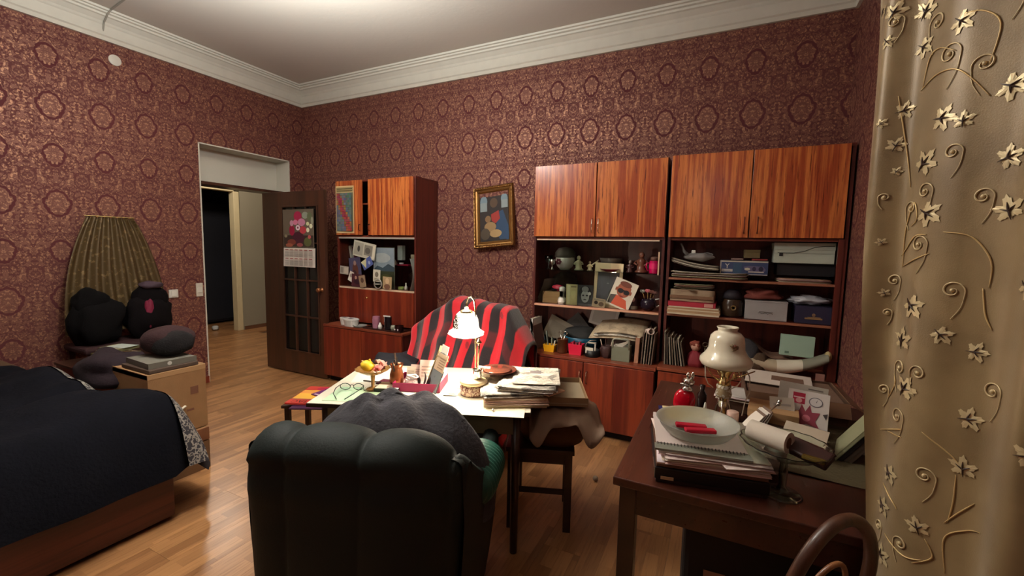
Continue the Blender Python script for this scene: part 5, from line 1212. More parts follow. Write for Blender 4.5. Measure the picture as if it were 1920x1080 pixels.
M().box(-.012, .0, 0, .335, .195, .28).obj('drawer_front', mc((132, 86, 58), .6), t, bevel=.003); M().box(-.012, -.002, .0, .335, .0, .19).obj('lower_front', mc((124, 92, 62), .7), t, bevel=.003)
M().box(0, .003, .1, .19, .235, .245).obj('pull', mc((190, 166, 130), .5), t, bevel=.001); M().ball((-.002, .13, .09), (.004, .07, .045)).obj('worn_label', mc((74, 60, 40), .8), t, smooth=True)
book('flat grey folder with a round white emblem on the cardboard box', (-3.12, 1.33, .703), .30, .26, .034, (104, 100, 90), (0, 0, 0), name='folder', cat='folder', edge=(110, 106, 96)).rotation_euler = (0, 0, radians(-3))
t = bpy.data.objects[-1] if False else None
one('album', M().box(-.33, -.0, .0, .27, 0, .022), mc((76, 60, 50), .6), 'brown flat album lying under the grey folder', 'album', (-3.03, 1.30, .7035), bevel=.003)
for o in list(COL.objects):
    if o.get('label') == 'flat grey folder with a round white emblem on the cardboard box':
        o.location = (-3.36, 1.325, .7265)
        em = M().lathe([(0, 0), (.012, 0), (.012, .0015), (0, .0015)], n=20).obj('emblem', mc((196, 194, 186), .5), o); em.location = (.3015, .11, .017); em.rotation_euler = (0, pi/2, 0)
t = thing('fur_hat', 'round dark brown fur hat on top of the grey folder', 'hat', (-3.27, 1.52, .762), radians(10))
M().ball((0, 0, .085), (.15, .135, .088), .85, nz=.12, seed=4).obj('crown', mc((48, 24, 26), .9, sheen=.4, bump=1, bscale=110), t, smooth=True)
M().ball((.05, -.02, .075), (.125, .11, .082), .8, nz=.15, seed=5).obj('fur_flap', mc((14, 10, 12), .95, bump=1.2, bscale=110), t, smooth=True)
# low chest with books behind
t = thing('low_chest', 'low brown chest along the left wall behind the bed end', 'chest', (-4.40, 1.32, 0))
M().box(.03, .39, .02, .52, 0, .04).obj('plinth', DARKW, t)
M().box(0, .42, 0, .54, .04, .57).obj('body', MAHOG2, t, bevel=.004); M().box(-.0, .44, -.01, .55, .57, .59).obj('top_board', DARKW, t, bevel=.003)
M().box(.42, .432, .01, .53, .06, .56).obj('door', MAHOG2, t, bevel=.002)
for i, (x, y, w, d, h, z, c, rz, lab) in enumerate([(-4.35, 1.5, .24, .2, .03, .592, (122, 112, 70), 8, 'olive book lying on the low chest left of the fur hat'), (-4.32, 1.52, .2, .16, .022, .624, (90, 70, 44), -6, 'brown book on the olive book'), (-4.30, 1.53, .2, .15, .02, .648, (112, 110, 76), 14, 'greenish book topmost of the chest pile'), (-4.05, 1.4, .14, .18, .02, .592, (150, 130, 90), 20, 'small tan book at the front edge of the low chest')]):
    book(lab, (x, y, z), w, d, h, c, (0, 0, radians(rz)))
dpaper('paper_sheet', 'pale bluish paper lying on the topmost chest book', 'paper', -4.2, 1.64, .17, .12, radians(16), mc((176, 184, 176), .7), z=.67)
one('dark_sweater', M().ball((0, 0, 0), (.33, .17, .13), .9, nz=.35, seed=12, flat=-.06), mc((34, 20, 28), .9, bump=.6, bscale=60), 'dark maroon sweater heaped between quilt and cardboard box', 'sweater', (-3.66, 1.38, .62), radians(-8), smooth=True)
t = thing('side_cabinet', 'low dark cabinet at the far left behind the bed', 'cabinet', (-4.86, .05, 0))
M().box(0, .46, 0, 1.1, 0, .56).obj('body', DARKW, t, bevel=.004); M().box(0, .47, -.01, 1.11, .56, .58).obj('top_board', mc((96, 74, 54), .5), t, bevel=.003); M().box(.46, .472, .02, 1.08, .03, .55).obj('door', DARKW, t)
for i, (x, y, w, d, h, z, c, rz, lab) in enumerate([(-4.72, .66, .28, .4, .022, .582, (112, 90, 66), 5, 'large flat book at the far left, lowest of its pile'), (-4.70, .70, .24, .34, .02, .606, (134, 110, 84), -4, 'tan book in the middle of the far left pile'), (-4.70, .68, .22, .26, .024, .628, (122, 104, 80), 9, 'topmost book of the far left pile')]):
    book(lab, (x, y, z), w, d, h, c, (0, 0, radians(rz)))

# ---- gold cloth hanging over dark bags by the left wall ----
t = thing('hanging_cloth', 'pleated olive-gold curtain cloth hanging on the left wall above dark bags', 'cloth', (-4.80, 1.84, .72))
def drape(u, v):
    z = .0+.975*v; half = .36-.20*v**2.2; half *= 1
    y = (u-.5)*2*half; x = .03+.10*(1-v)*(.6+.4*cos((u-.5)*3))+.018*sin(u*46+1.2*sin(v*3))*(1-.25*v)
    if v > .965: z -= .012*sin(u*46)**2
    return (x, y, z)
gm2, nt, b = new_mat('olive_gold_cloth'); E.nt = nt
tc = nt.nodes.new('ShaderNodeTexCoord'); n = noise_n(nt, tc.outputs['Object'], 30, 3)
nt.links.new(mixc(nt, n.ss(.56, .66), (84, 66, 38), (122, 100, 66)), b.inputs['Base Color']); b.inputs['Roughness'].default_value = .5; b.inputs['Metallic'].default_value = .25
M().grid(drape, 120, 30).obj('cloth', gm2, t, smooth=True)
M().tube([(.02, -.17, .975), (.02, .17, .975)], .006, 8).obj('rod', BRASS, t)
for k in range(6): M().tube([(.022, -.15+.06*k, .96), (.022, -.15+.06*k, .985)], .003, 6).obj('ring', BRASS, t)
one('black_backpack', M().ball((0, 0, .18), (.12, .165, .2), .8, nz=.3, seed=1).ball((.0, -.03, .34), (.09, .11, .12), nz=.3), mc((9, 7, 8), .95, spec=.2, bump=.5), 'slumped black backpack, left of two below the gold cloth', 'backpack', (-4.60, 1.64, .645), smooth=True)
t = thing('dark_coat', 'dark hooded coat with a crimson lining, right of the black backpack', 'coat', (-4.62, 2.0, .645))
M().ball((0, 0, .17), (.12, .17, .19), .8, nz=.3, seed=2).ball((0, .02, .34), (.09, .12, .13), nz=.3).obj('coat', mc((12, 7, 9), .95, spec=.2, bump=.5), t, smooth=True)
M().ball((.1, -.03, .2), (.03, .035, .13), nz=.4, seed=3).obj('crimson_lining', mc((120, 24, 54), .7), t, smooth=True)
M().ball((.03, .02, .46), (.07, .08, .035), nz=.3).obj('grey_scarf', mc((72, 56, 66), .9), t, smooth=True)
t = thing('wooden_chair', 'dark chair holding the bags against the left wall', 'chair', (-4.64, 1.84, 0))
M().box(-.20, .20, -.34, .34, .585, .64).obj('seat', mc((50, 24, 26), .8), t, bevel=.02)
for x in (-.17, .17):
    for y in (-.3, .3): M().box(x-.018, x+.018, y-.018, y+.018, 0, .585).obj('leg', DARKW, t)

# =============== RIGHT TABLE ===============
tb = thing('dark_table', 'dark polished wooden table in the right corner by the curtain', 'table', (-.292, 1.40, 0))
TW, TD, TH = 1.02, 1.22, .74
TTOP = wood('table_top_wood', (74, 36, 24), (56, 26, 18), (32, 13, 10), rough=.24, sx=16, axis='Y', coat=.4)
M().box(0, TW, 0, TD, TH-.03, TH).obj('top', TTOP, tb, bevel=.004)
M().box(.03, TW-.03, .03, .05, TH-.13, TH-.03).box(.03, .05, .05, TD-.03, TH-.13, TH-.03).box(.05, TW-.03, TD-.05, TD-.03, TH-.13, TH-.03).box(TW-.05, TW-.03, .05, TD-.05, TH-.13, TH-.03).obj('apron', TTOP, tb)
for x in (.02, TW-.075):
    for y in (.02, TD-.075): M().box(x, x+.055, y, y+.055, 0, TH-.03).obj('leg', DARKW, tb, bevel=.003)
t = thing('dark_suitcase', 'black suitcase with a tan label standing under the dark table', 'suitcase', (.06, 1.62, 0), radians(4))
M().box(-.13, .62, 0, .32, .02, .53).obj('body', mc((14, 12, 14), .6), t, bevel=.02); M().box(-.06, .01, -.003, 0, .30, .36).obj('tan_label', mc((164, 122, 96), .6), t)
M().tube([(.2, .16, .53), (.22, .16, .57), (.34, .16, .57), (.36, .16, .53)], .01, 8).obj('handle', BLACK, t)
for x in (-.08, .55): M().box(x, x+.05, .05, .28, 0, .021).obj('foot', BLACK, t)

# black flat box + papers + bowl
RB = radians(10)
t = thing('black_case', 'flat black case with a pale side strip carrying the paper stack', 'case', (-.03, 1.65, .741), RB)
M().box(-.165, .165, -.19, .19, .0, .012).obj('base', mc((40, 20, 18), .4), t, bevel=.002); M().box(-.17, .17, -.195, .195, .012, .052).obj('body', mc((16, 12, 14), .35), t, bevel=.004)
M().box(-.15, -.11, -.197, -.195, .014, .024).obj('pale_tag', mc((176, 140, 104), .5), t); M().box(-.172, -.170, -.19, -.12, .014, .05).obj('metal_corner', CHROME, t)
M().box(-.165, .165, -.19, .19, .053, .064).obj('folder_layer', mc((96, 62, 44), .6), t, bevel=.002)
sheets('paper_stack', 'untidy stack of white papers with ragged corners under the frosted bowl', 'papers', (-.02, 1.64, .806), .31, .34, 22, RB+.04, (214, 200, 190), th=.0016, jit=.016, seed=31)
t = thing('spiral_notebook', 'spiral notebook with pale cover near the top of the paper stack', 'notebook', (-.055, 1.64, .852), RB)
M().box(-.14, .14, -.14, .14, 0, .006).obj('cover', mc((206, 190, 184), .6), t, bevel=.001)
M().box(-.145, .145, -.185, -.142, -.003, .004).obj('grey_flap', mc((124, 124, 112), .6, bump=.4, bscale=60), t)
for k in range(26): M().tube([(-.135+.0105*k, -.146+.006*cos(a), .004+.006*sin(a)) for a in [j*pi/3 for j in range(7)]], .0011, 4, cap=False).obj('spiral_ring', mc((60, 54, 54), .4, .5), t)
t = thing('blue_folder', 'blue-edged binder with a cream page sticking out at the stack corner', 'binder', (-.13, 1.80, .852), RB)
M().box(-.07, .12, -.1, .06, 0, .004).obj('cover', mc((40, 40, 96), .5), t); M().box(-.055, .115, -.095, .055, .004, .0065).obj('cream_page', mc((214, 196, 148), .7), t)
for i, (x, y, a, w_) in enumerate([(.085, 1.60, 35, .13), (.10, 1.56, 12, .12), (.10, 1.68, -12, .13), (.07, 1.53, 24, .12)]):
    dpaper('loose_sheet', ('crumpled white receipt at the lower right of the stack', 'receipt with zigzag edge at the right front of the stack', 'pale sheet bent down at the right of the frosted bowl', 'pinkish receipt hanging at the front of the stack')[i], 'paper', x, y, w_, .15, radians(a), mc((216, 198, 190), .7, bump=.5, bscale=40), z=.844-.004*i)
t = thing('frosted_bowl', 'large frosted glass bowl holding two crimson bars', 'bowl', (-.05, 1.605, .859))
M().shell([(.08, 0), (.105, .01), (.122, .03), (.131, .05), (.137, .053)], .004, n=56).obj('bowl', mc((214, 216, 206), .3, trans=.72, bump=.5, bscale=60, ior=1.3), t, smooth=True)
for i, (x, y, a, lab) in enumerate([(-.02, .02, 14, 'crimson wrapped bar at the back of the frosted bowl'), (.012, -.014, 22, 'crimson wrapped bar at the front of the frosted bowl')]):
    one('crimson_bar', M().box(-.052, .052, -.014, .014, -.007, .007), mc((176, 14, 44), .4), lab, 'bar', (-.05+x, 1.605+y, .878+.002*i), (0, 0, radians(a)), 'bars in the frosted bowl', bevel=.004)
# glass compote
t = thing('glass_compote', 'footed clear glass compote holding a paper roll and a brown wallet', 'compote', (.208, 1.55, .741))
M().shell([(.058, 0), (.052, .004), (.018, .012), (.011, .03), (.013, .07), (.011, .1), (.018, .112), (.06, .125), (.1, .145), (.124, .165), (.127, .168)], .0035, n=64, wav=lambda q, z: .02*sin(16*q) if z > .11 else 0).obj('bowl', mc((226, 236, 224), .05, trans=1, ior=1.35), t, smooth=True)
t = thing('paper_roll', 'pale paper roll lying at the left in the glass compote', 'roll', (.165, 1.565, .915), (radians(90), radians(4), radians(58)))
M().lathe([(.018, 0), (.033, 0), (.033, .12), (.018, .12), (.018, 0)], n=36, c=(0, 0, -.06)).obj('roll', mc((206, 194, 178), .8), t, auto=True); M().lathe([(.0165, .002), (.018, .002), (.018, .118), (.0165, .118)], n=24, c=(0, 0, -.06)).obj('core', mc((120, 84, 60), .8), t)
one('brown_wallet', M().box(-.075, .075, -.03, .03, -.012, .012), mc((58, 32, 28), .4), 'dark brown wallet lying at the right in the glass compote', 'wallet', (.255, 1.545, .897), (radians(25), radians(6), radians(-32)), bevel=.006)
one('brown_comb', M().box(-.09, .09, -.008, .008, -.004, .004), mc((70, 38, 30), .3), 'narrow brown stick with a light edge crossing the glass compote', 'comb', (.23, 1.59, .915), (0, radians(4), radians(-32)), bevel=.002)
one('amber_lighter', M().box(-.03, .03, -.01, .01, -.006, .006), mc((116, 96, 40), .2, trans=.4), 'small amber lighter between the wallet and the compote rim', 'lighter', (.275, 1.50, .893), (0, 0, radians(-20)), bevel=.003)
# mat, papers
one('table_mat', M().grid(lambda a, b: (-.03+.43*a, -.02+.72*b+.04*(1-a)*(1-b)-.0, .003+.001*sin(a*9+b*5)), 10, 10), mc((76, 66, 42), .85, bump=.6, bscale=80), 'olive-brown cloth mat covering the right half of the dark table', 'mat', (.25, 1.70, .741), radians(1.5), smooth=True)
t = thing('white_bag', 'white crumpled bag standing behind the glass compote', 'bag', (.17, 1.70, .742)); M().ball((0, 0, .06), (.07, .04, .06), .9, nz=.3, seed=3).obj('bag', mc((196, 196, 186), .7), t, smooth=True)
t = thing('carton_box', 'open brown cardboard carton full of papers at the back of the dark table', 'box', (.33, 2.47, .742), radians(1))
m = M().box(-.2, .2, -.18, .18, 0, .004).box(-.2, .2, -.18, -.176, .004, .105).box(-.2, .2, .176, .18, .004, .105).box(-.2, -.196, -.176, .176, .004, .105).box(.196, .2, -.176, .176, .004, .105)
m.obj('body', mc((84, 58, 42), .75), t, bevel=.001)
o = M().box(-.2, .2, -.07, 0, 0, .003).obj('flap', mc((112, 80, 56), .75), t); o.location = (0, -.18, .104); o.rotation_euler = (radians(50), 0, 0)
o = M().box(0, .06, -.17, .17, 0, .003).obj('flap', mc((112, 80, 56), .75), t); o.location = (.2, 0, .104); o.rotation_euler = (0, radians(30), 0)
M().box(-.19, .19, -.17, .17, .005, .095).obj('paper_fill', mc((110, 84, 68), .8, var=.2), t)
dpaper('printed_card', 'large white card with cut-out windows on the back carton', 'card', .29, 2.57, .29, .26, radians(-6), mc((196, 184, 172), .7), z=.849, th=.003)
dpaper('printed_card', 'brown printed panel lying on the white card', 'card', .33, 2.57, .14, .09, radians(-6), mc((104, 76, 60), .7), z=.8525, th=.001)
sheets('paper_pile', 'loose white sheets between the milk-glass lamp and the carton', 'papers', (.135, 2.34, .80), .22, .18, 7, radians(-6), (200, 186, 176), th=.002, jit=.02, seed=41)
carton('paper_box', 'brown paper box under the loose white sheets behind the lamp', 'box', (.14, 2.25, .742), .16, .18, .054, (100, 70, 52))
def flyer(label, x, y, z, w, h, rx, ry, rz, sh, base=(206, 196, 190)):
    o = card_mesh(w, h, base, sh, t=.001).obj('flyer'); o.location = (x, y, z); o.rotation_euler = (radians(rx), radians(ry), radians(rz)); return tag(o, label, 'flyer')
flyer('white envelope standing behind the printed flyers in front of the carton', .34, 2.20, .80, .18, .13, -14, 4, -2, [('r', .6, .86, .9, .9, (120, 112, 108))], (196, 190, 180))
flyer('white flyer with a red square, a clock drawing and a red flower print', .345, 2.08, .765, .145, .17, -24, 3, -4, [
    ('r', .12, .66, .42, .93, (168, 30, 62)), ('r', .14, .8, .40, .83, (216, 190, 190)), ('e', .27, .74, .08, .06, (206, 150, 150)), ('e', .68, .76, .17, .12, (110, 104, 110)), ('e', .68, .76, .145, .1, (206, 198, 196)),
    ('p', [(.68, .755), (.72, .84), (.7, .755)], (90, 84, 90)), ('e', .45, .36, .24, .14, (150, 70, 84)), ('p', [(.15, .4), (.3, .5), (.35, .66), (.45, .5), (.55, .68), (.6, .5), (.8, .52), (.7, .3), (.8, .15), (.5, .2), (.2, .12), (.3, .3)], (146, 60, 76)),
    ('e', .48, .34, .1, .08, (196, 110, 124)), ('r', .1, .04, .6, .07, (130, 124, 126)), ('p', [(.86, .5), (.98, .54), (.95, .38)], (60, 50, 52))])
flyer('narrow cream leaflet left of the printed flyer', .265, 2.06, .76, .09, .14, -22, -3, 2, [('r', .15, .1+.16*k, .85, .16+.16*k, (160, 152, 146)) for k in range(5)], (190, 180, 166))
flyer('beige folded paper lying in front of the leaflets', .30, 1.86, .80, .14, .09, -62, 2, -18, [], (176, 160, 140))
one('wooden_block', M().box(-.1, .1, -.08, .08, 0, .05), mc((84, 56, 44), .6), 'brown paper-wrapped block under the leaflets on the dark table', 'block', (.3, 1.99, .7455), radians(-10), bevel=.003)
carton('wooden_drawer_box', 'brown grained box with dark labels behind the envelope bundle', 'box', (.22, 2.03, .7425), .18, .16, .10, (92, 66, 48), radians(-6), mat=BOARD)
# leaning books/notebooks at the right
for i, (dx, c, lab) in enumerate([(0, (150, 150, 116), 'pale green notebook leaning right of the flyers'), (.016, (40, 32, 32), 'black notebook leaning behind the pale green one'), (.032, (96, 84, 72), 'brown notebook leaning behind the black one'), (.046, (110, 92, 80), 'rightmost thin notebook of the leaning row')]):
    book(lab, (.405+dx, 1.90-.0*i, .748), .012, .22, .2, c, (0, radians(32), radians(-14)), 'leaning notebooks by the curtain', cat='notebook', name='notebook')
one('white_wedge', M().poly([(0, 0, 0), (.09, 0, 0), (.02, .06, 0)], d=(0, 0, .02)), mc((200, 196, 190), .7), 'small white folded paper at the foot of the leaning notebooks', 'paper', (.50, 1.99, .7465), radians(10))
# envelope bundle in holder
t = thing('letter_bundle', 'fan of letters and envelopes leaning to the right behind the bowl', 'letters', (.11, 1.93, .745), radians(14))
for k in range(7):
    c = ((226, 214, 200), (120, 96, 82), (206, 196, 184), (74, 58, 54))[k % 4]
    o = M().box(0, .003, 0, .09, 0, .125+.006*(k % 3)).obj('envelope', mc(c, .65), t); o.location = (k*.009, 0, 0); o.rotation_euler = (radians(-4), radians(38-k*2.2), 0)
for k in range(2):
    o = M().tube([(0, 0, 0), (0, 0, .185)], .003, 6).lathe([(.003, .185), (.008, .19), (.009, .2), (0, .208)], n=10).obj('brush', CHROME, t, smooth=True); o.location = (.01+.012*k, .045, 0); o.rotation_euler = (0, radians(42-4*k), 0)
one('pink_candle', M().lathe([(0, 0), (.024, 0), (.024, .07), (.02, .073), (0, .072)], n=24), mc((200, 166, 150), .5), 'short thick pinkish candle between the lamp foot and the letters', 'candle', (.075, 2.05, .742), smooth=True)
one('white_cone', M().lathe([(0, 0), (.018, 0), (.004, .095), (0, .1)], n=16), mc((196, 190, 176), .4), 'slim white cone-shaped figurine beside the lamp foot', 'figurine', (-.035, 2.03, .742), smooth=True)
one('tiny_stopper', M().lathe([(0, 0), (.02, 0), (.022, .08), (.01, .1), (.014, .125), (0, .13)], n=14), mc((40, 26, 24), .2), 'dark little bottle with a metal stopper left of the white cone', 'bottle', (-.055, 2.2, .742), smooth=True)
# red perfume bottle
t = thing('perfume_bottle', 'round red perfume bottle with an ornate silver cap', 'bottle', (-.135, 2.11, .742), (0, radians(8), 0))
M().ball((0, 0, .062), (.048, .026, .06), .85).obj('flask', mc((176, 8, 30), .06, coat=.6), t, smooth=True)
M().lathe([(.0, .118), (.024, .118), (.026, .128), (.016, .134), (.016, .142), (.024, .148), (.026, .165), (.012, .176), (.0, .178)], n=24, wav=lambda q, z: .08*sin(8*q)).obj('cap', CHROME, t, smooth=True)
M().ball((.012, 0, .19), (.008, .006, .02)).ball((-.008, 0, .188), (.007, .006, .014)).ball((-.02, 0, .14), (.014, .006, .006)).obj('cap_bird', CHROME, t, smooth=True)
# milk-glass oil lamp
t = thing('oil_lamp', 'oil lamp with a white milk-glass shade, brass burner and porcelain font', 'lamp', (.035, 2.13, .742)); t.scale = (.87, .87, .94)
M().lathe([(0, 0), (.05, 0), (.052, .008), (.02, .02), (.012, .05), (.016, .07), (.014, .1), (.02, .11)], n=28).obj('foot', BRASS, t, smooth=True)
for k in range(3):
    a = k*2.1+.4; M().tube([(.045*cos(a), .045*sin(a), .0), (.035*cos(a), .035*sin(a), .06), (.018*cos(a), .018*sin(a), .11)], [.008, .005, .006], 8).obj('support', CHROME, t, smooth=True)
M().ball((0, 0, .075), .022).obj('glass_ball', mc((236, 230, 200), .05, .6), t, smooth=True)
M().lathe([(.02, .108), (.036, .114), (.04, .13), (.034, .15), (.036, .168), (.032, .172), (0, .172)], n=32).obj('font', ornament('font_flowers', (204, 198, 182), (150, 130, 100), 30, .2), t, smooth=True)
M().lathe([(.03, .172), (.032, .18), (.028, .186), (.03, .196), (.02, .2), (.026, .22), (.034, .235), (.05, .262), (.046, .262), (.03, .236), (0, .2)], n=32).obj('burner', BRASS, t, smooth=True)
for k in range(4):
    a = k*pi/2+.5; M().tube([(.03*cos(a), .03*sin(a), .19), (.07*cos(a), .07*sin(a), .22), (.098*cos(a), .098*sin(a), .262)], .003, 6).obj('shade_arm', BRASS, t, smooth=True)
M().tube([(.1*cos(a*pi/16), .1*sin(a*pi/16), .264) for a in range(33)], .004, 6).obj('shade_ring', BRASS, t, smooth=True)
MG2 = mc((222, 212, 188), .12, coat=.5, var=.03)
M().lathe([(.104, .262), (.118, .27), (.126, .286), (.123, .302), (.1, .325), (.086, .35), (.084, .385), (.078, .41), (.062, .426), (.046, .432), (.046, .442), (.052, .452), (.049, .454), (.043, .444), (.042, .43), (.058, .422), (.074, .406), (.08, .384), (.082, .35), (.096, .322), (.118, .302), (.12, .288), (.114, .274), (.1, .266)], n=56).obj('shade', MG2, t, smooth=True)
m = M()
for k, (a, z, c) in enumerate([(-72, .372, (150, 110, 70)), (-66, .378, (150, 90, 64)), (-60, .366, (110, 70, 50)), (-70, .36, (140, 120, 90)), (-64, .364, (166, 130, 96)), (-76, .38, (150, 130, 100)), (-58, .374, (140, 110, 80))]):
    r = .0835; m.mat(mc(c, .4)).ball((r*cos(radians(a)), r*sin(radians(a)), z), (.008, .008, .006), nz=.5, seed=k)
m.obj('painted_flower', None, t, smooth=True)
M().tube([(-.095, 0, .262), (-.09, -.01, .2), (-.075, 0, .165), (-.05, 0, .15)], .0028, 6).obj('wire', mc((206, 196, 176), .4), t, smooth=True)
M().tube([(.09, .02, .262), (.115, .02, .22), (.12, .02, .15), (.1, .0, .1), (.09, -.02, .04)], .003, 6).obj('wire', mc((206, 196, 176), .4), t, smooth=True)
M().tube([(.03, -.02, .16), (.06, -.02, .18), (.08, -.01, .21), (.06, 0, .245), (.03, 0, .25)], .0028, 6).obj('wire', mc((196, 186, 166), .4), t, smooth=True)
one('snuffer', M().tube([(0, 0, 0), (.09, 0, .04)], .003, 6).lathe([(0, 0), (.012, .0), (.008, .02)], n=12), BRASS, 'thin brass tool slanting over the loose sheets', 'tool', (.08, 2.27, .90), radians(20), smooth=True)
one('small_ball', M().ball((0, 0, .018), .018), mc((150, 130, 110), .6), 'small pale ball lying on the floor between stool and dark table', 'ball', (-.665, 2.65, 0), smooth=True)

# =============== BENTWOOD CHAIR (bottom right) ===============
DCH = wood('worn_bentwood', (84, 48, 28), (62, 34, 20), (40, 20, 12), rough=.4, sx=30)
t = thing('bentwood_chair', 'worn brown bentwood chair pushed under the dark table', 'chair', (.24, 1.165, 0), radians(42))
hoop = [(-.13, .03, .44), (-.135, .0, .62), (-.12, -.03, .77), (-.085, -.045, .865), (-.03, -.05, .915), (.03, -.05, .915), (.085, -.045, .865), (.12, -.03, .77), (.135, .0, .62), (.13, .03, .44)]
def smooth_path(p, n=5):
    out = []; P = [Vector(q) for q in p]
    for i in range(len(P)-1):
        a, b_, c_, d_ = P[max(i-1, 0)], P[i], P[i+1], P[min(i+2, len(P)-1)]
        for k in range(n):
            s = k/n; out.append(.5*((2*b_)+(c_-a)*s+(2*a-5*b_+4*c_-d_)*s*s+(3*b_-a-3*c_+d_)*s**3))
    return out+[P[-1]]
M().tube(smooth_path(hoop), .014, 12).obj('back_hoop', DCH, t, smooth=True)
inner = [(-.07, .03, .44), (-.07, -.01, .66), (-.045, -.03, .77), (0, -.04, .81), (.045, -.03, .77), (.07, -.01, .66), (.07, .03, .44)]
M().tube(smooth_path(inner), .006, 10).obj('inner_hoop', CHAIRW, t, smooth=True)
M().lathe([(0, .42), (.14, .42), (.15, .435), (.146, .45), (.12, .448), (0, .444)], (0, .13, 0), 36).obj('seat', CHAIRW, t, smooth=True)
for x, y in ((-.1, .04), (.1, .04), (-.1, .23), (.1, .23)): M().tube([(x*1.1, y-.02 if y < .2 else y+.02, 0), (x, y, .43)], [.013, .017], 10).obj('leg', CHAIRW, t, smooth=True)
M().tube([(.12*cos(a*pi/12), .135+.12*sin(a*pi/12), .2) for a in range(25)], .009, 8).obj('ring_stretcher', CHAIRW, t, smooth=True)

# =============== CURTAIN ===============
CE = Vector((.33, 1.38)); CF = Vector((.56, 1.0)); cd_ = (CF-CE).normalized(); cn = Vector((cd_.y, -cd_.x))*-1   # cn points to the viewer side
if cn.dot(Vector((0, 0))-CE) < 0: cn = -cn
def edge0(z): return -.046+(2.13-z)*.075
def curt(s, z):
    """curtain surface at arc position s and height z"""
    k = .55+.45*max(0, min(1, (2.6-z)/2.2))
    ph = s*44+1.6*sin(s*13+.6)+.35*sin(z*1.3)
    off = k*(.017*sin(ph)+.006*sin(ph*.5+1)+.004*noise.noise(Vector((s*20, z*2, 1))))
    p = CE+cd_*s+cn*off
    return Vector((p.x, p.y, z))
def curt_off(s, z, d):
    a = curt(s, z); t1 = curt(s+.002, z)-a; t2 = Vector((0, 0, 1)); n = t1.cross(t2).normalized()
    if n.xy.dot(cn) < 0: n = -n
    return a+n*d
ct = thing('curtain', 'long gold-beige curtain embroidered with maple leaves and tendrils', 'curtain', (0, 0, 0))
cm, nt, b = new_mat('satin_curtain'); E.nt = nt
tc = nt.nodes.new('ShaderNodeTexCoord'); n = noise_n(nt, tc.outputs['Object'], 7, 3); n2 = noise_n(nt, tc.outputs['Object'], 420, 1)
nt.links.new(mixc(nt, n.ss(.35, .65), (122, 99, 64), (142, 118, 80)), b.inputs['Base Color']); b.inputs['Roughness'].default_value = .42
b.inputs['Sheen Weight'].default_value = .3; b.inputs['Metallic'].default_value = .12
bp = nt.nodes.new('ShaderNodeBump'); bp.inputs['Strength'].default_value = .25; bp.inputs['Distance'].default_value = .001; nt.links.new(n2.v, bp.inputs['Height']); nt.links.new(bp.outputs[0], b.inputs['Normal'])
L = .78
def cg_(u, v): z = .03+3.3*v; s = edge0(z)+(L-edge0(z))*u; p = curt(s, z); return tuple(p)
M().grid(cg_, 220, 60).obj('cloth', cm, ct, smooth=True)
def cg2(u, v):
    z = .03+3.3*v; s0 = edge0(z); a = curt(s0, z); p = a+Vector((-cn.x, -cn.y, 0))*(.012*u)+Vector((cd_.x, cd_.y, 0))*(.012*u); return tuple(p)
M().grid(cg2, 3, 40).obj('side_hem', cm, ct, smooth=True)
TH_ = mc((204, 184, 142), .38, .3, sheen=.2); TD_ = mc((58, 36, 24), .5); TM_ = mc((206, 176, 122), .35, .4)
def leaf_pts(n=45):
    out = []
    for i in range(n):
        a = 2*pi*i/n
        lobe = 0
        for c, h, w_ in ((pi/2, 1.0, .56), (pi/2-1.05, .9, .5), (pi/2+1.05, .9, .5), (pi/2-2.05, .6, .5), (pi/2+2.05, .6, .5)):
            d = (a-c+pi) % (2*pi)-pi; lobe = max(lobe, h*max(0, 1-abs(d)/w_)**.75)
        r = .36+.64*lobe
        r *= 1+(.10 if i % 2 else -.06)
        out.append((r*cos(a), r*sin(a)))
    return out
LP = leaf_pts()
rnd = random.Random(12)
def leaf(s, z, size, rot):
    m = M().mat(TH_); vs = [curt_off(s, z, .0022)]
    def P(x, y, d): 
        X = (x*cos(rot)-y*sin(rot))*size; Y = (x*sin(rot)+y*cos(rot))*size
        return curt_off(s+X, z+Y, d)
    vs = [P(0, 0, .0024)]+[P(x*.5, y*.5, .0024) for x, y in LP]+[P(x, y, .0018) for x, y in LP]; n_ = len(LP)
    m.add(vs, [(0, 1+i, 1+(i+1) % n_) for i in range(n_)]+[(1+i, 1+n_+i, 1+n_+(i+1) % n_, 1+(i+1) % n_) for i in range(n_)])
    m.mat(TD_)
    for a, l in ((pi/2, .55), (pi/2-1, .45), (pi/2+1, .5), (-pi/2, .55)):
        m.tube([P(0, 0, .0042), P(cos(a)*l*.5, sin(a)*l*.5, .0042), P(cos(a)*l, sin(a)*l, .003)], [.0026*size/.04, .002*size/.04, .0005], 5)
    return m.obj('embroidered_leaf', None, ct)
LV = [(-.0225, 2.094, .02), (0.016, 2.071, .03), (0.073, 2.046, .034), (0.076, 1.97, .03), (0.008, 2.011, .02), (0.047, 1.839, .026), (0.146, 1.793, .034), (0.188, 1.775, .024), (0.04, 1.759, .024), (0.116, 1.703, .038), (0.012, 1.817, .016), (0.045, 1.698, .014),
 (0.138, 1.594, .036), (0.26, 1.689, .03), (0.252, 1.823, .034), (0.273, 1.588, .034), (0.123, 1.389, .036), (0.104, 1.301, .036), (0.189, 1.335, .026), (0.128, 1.194, .036), (0.244, 1.31, .026), (0.245, 1.171, .03), (0.248, 1.065, .03),
 (0.109, 0.984, .032), (0.097, 0.895, .032), (0.189, 0.897, .028), (0.113, 0.776, .032), (0.165, 1.981, .03), (0.033, 1.531, .013), (0.045, 1.407, .014), (.33, 1.45, .03), (.36, 1.15, .03), (.32, .8, .03)]
for k, (s, z, sz) in enumerate(LV): leaf(s, z, sz*.95, rnd.uniform(-2.6, .6))
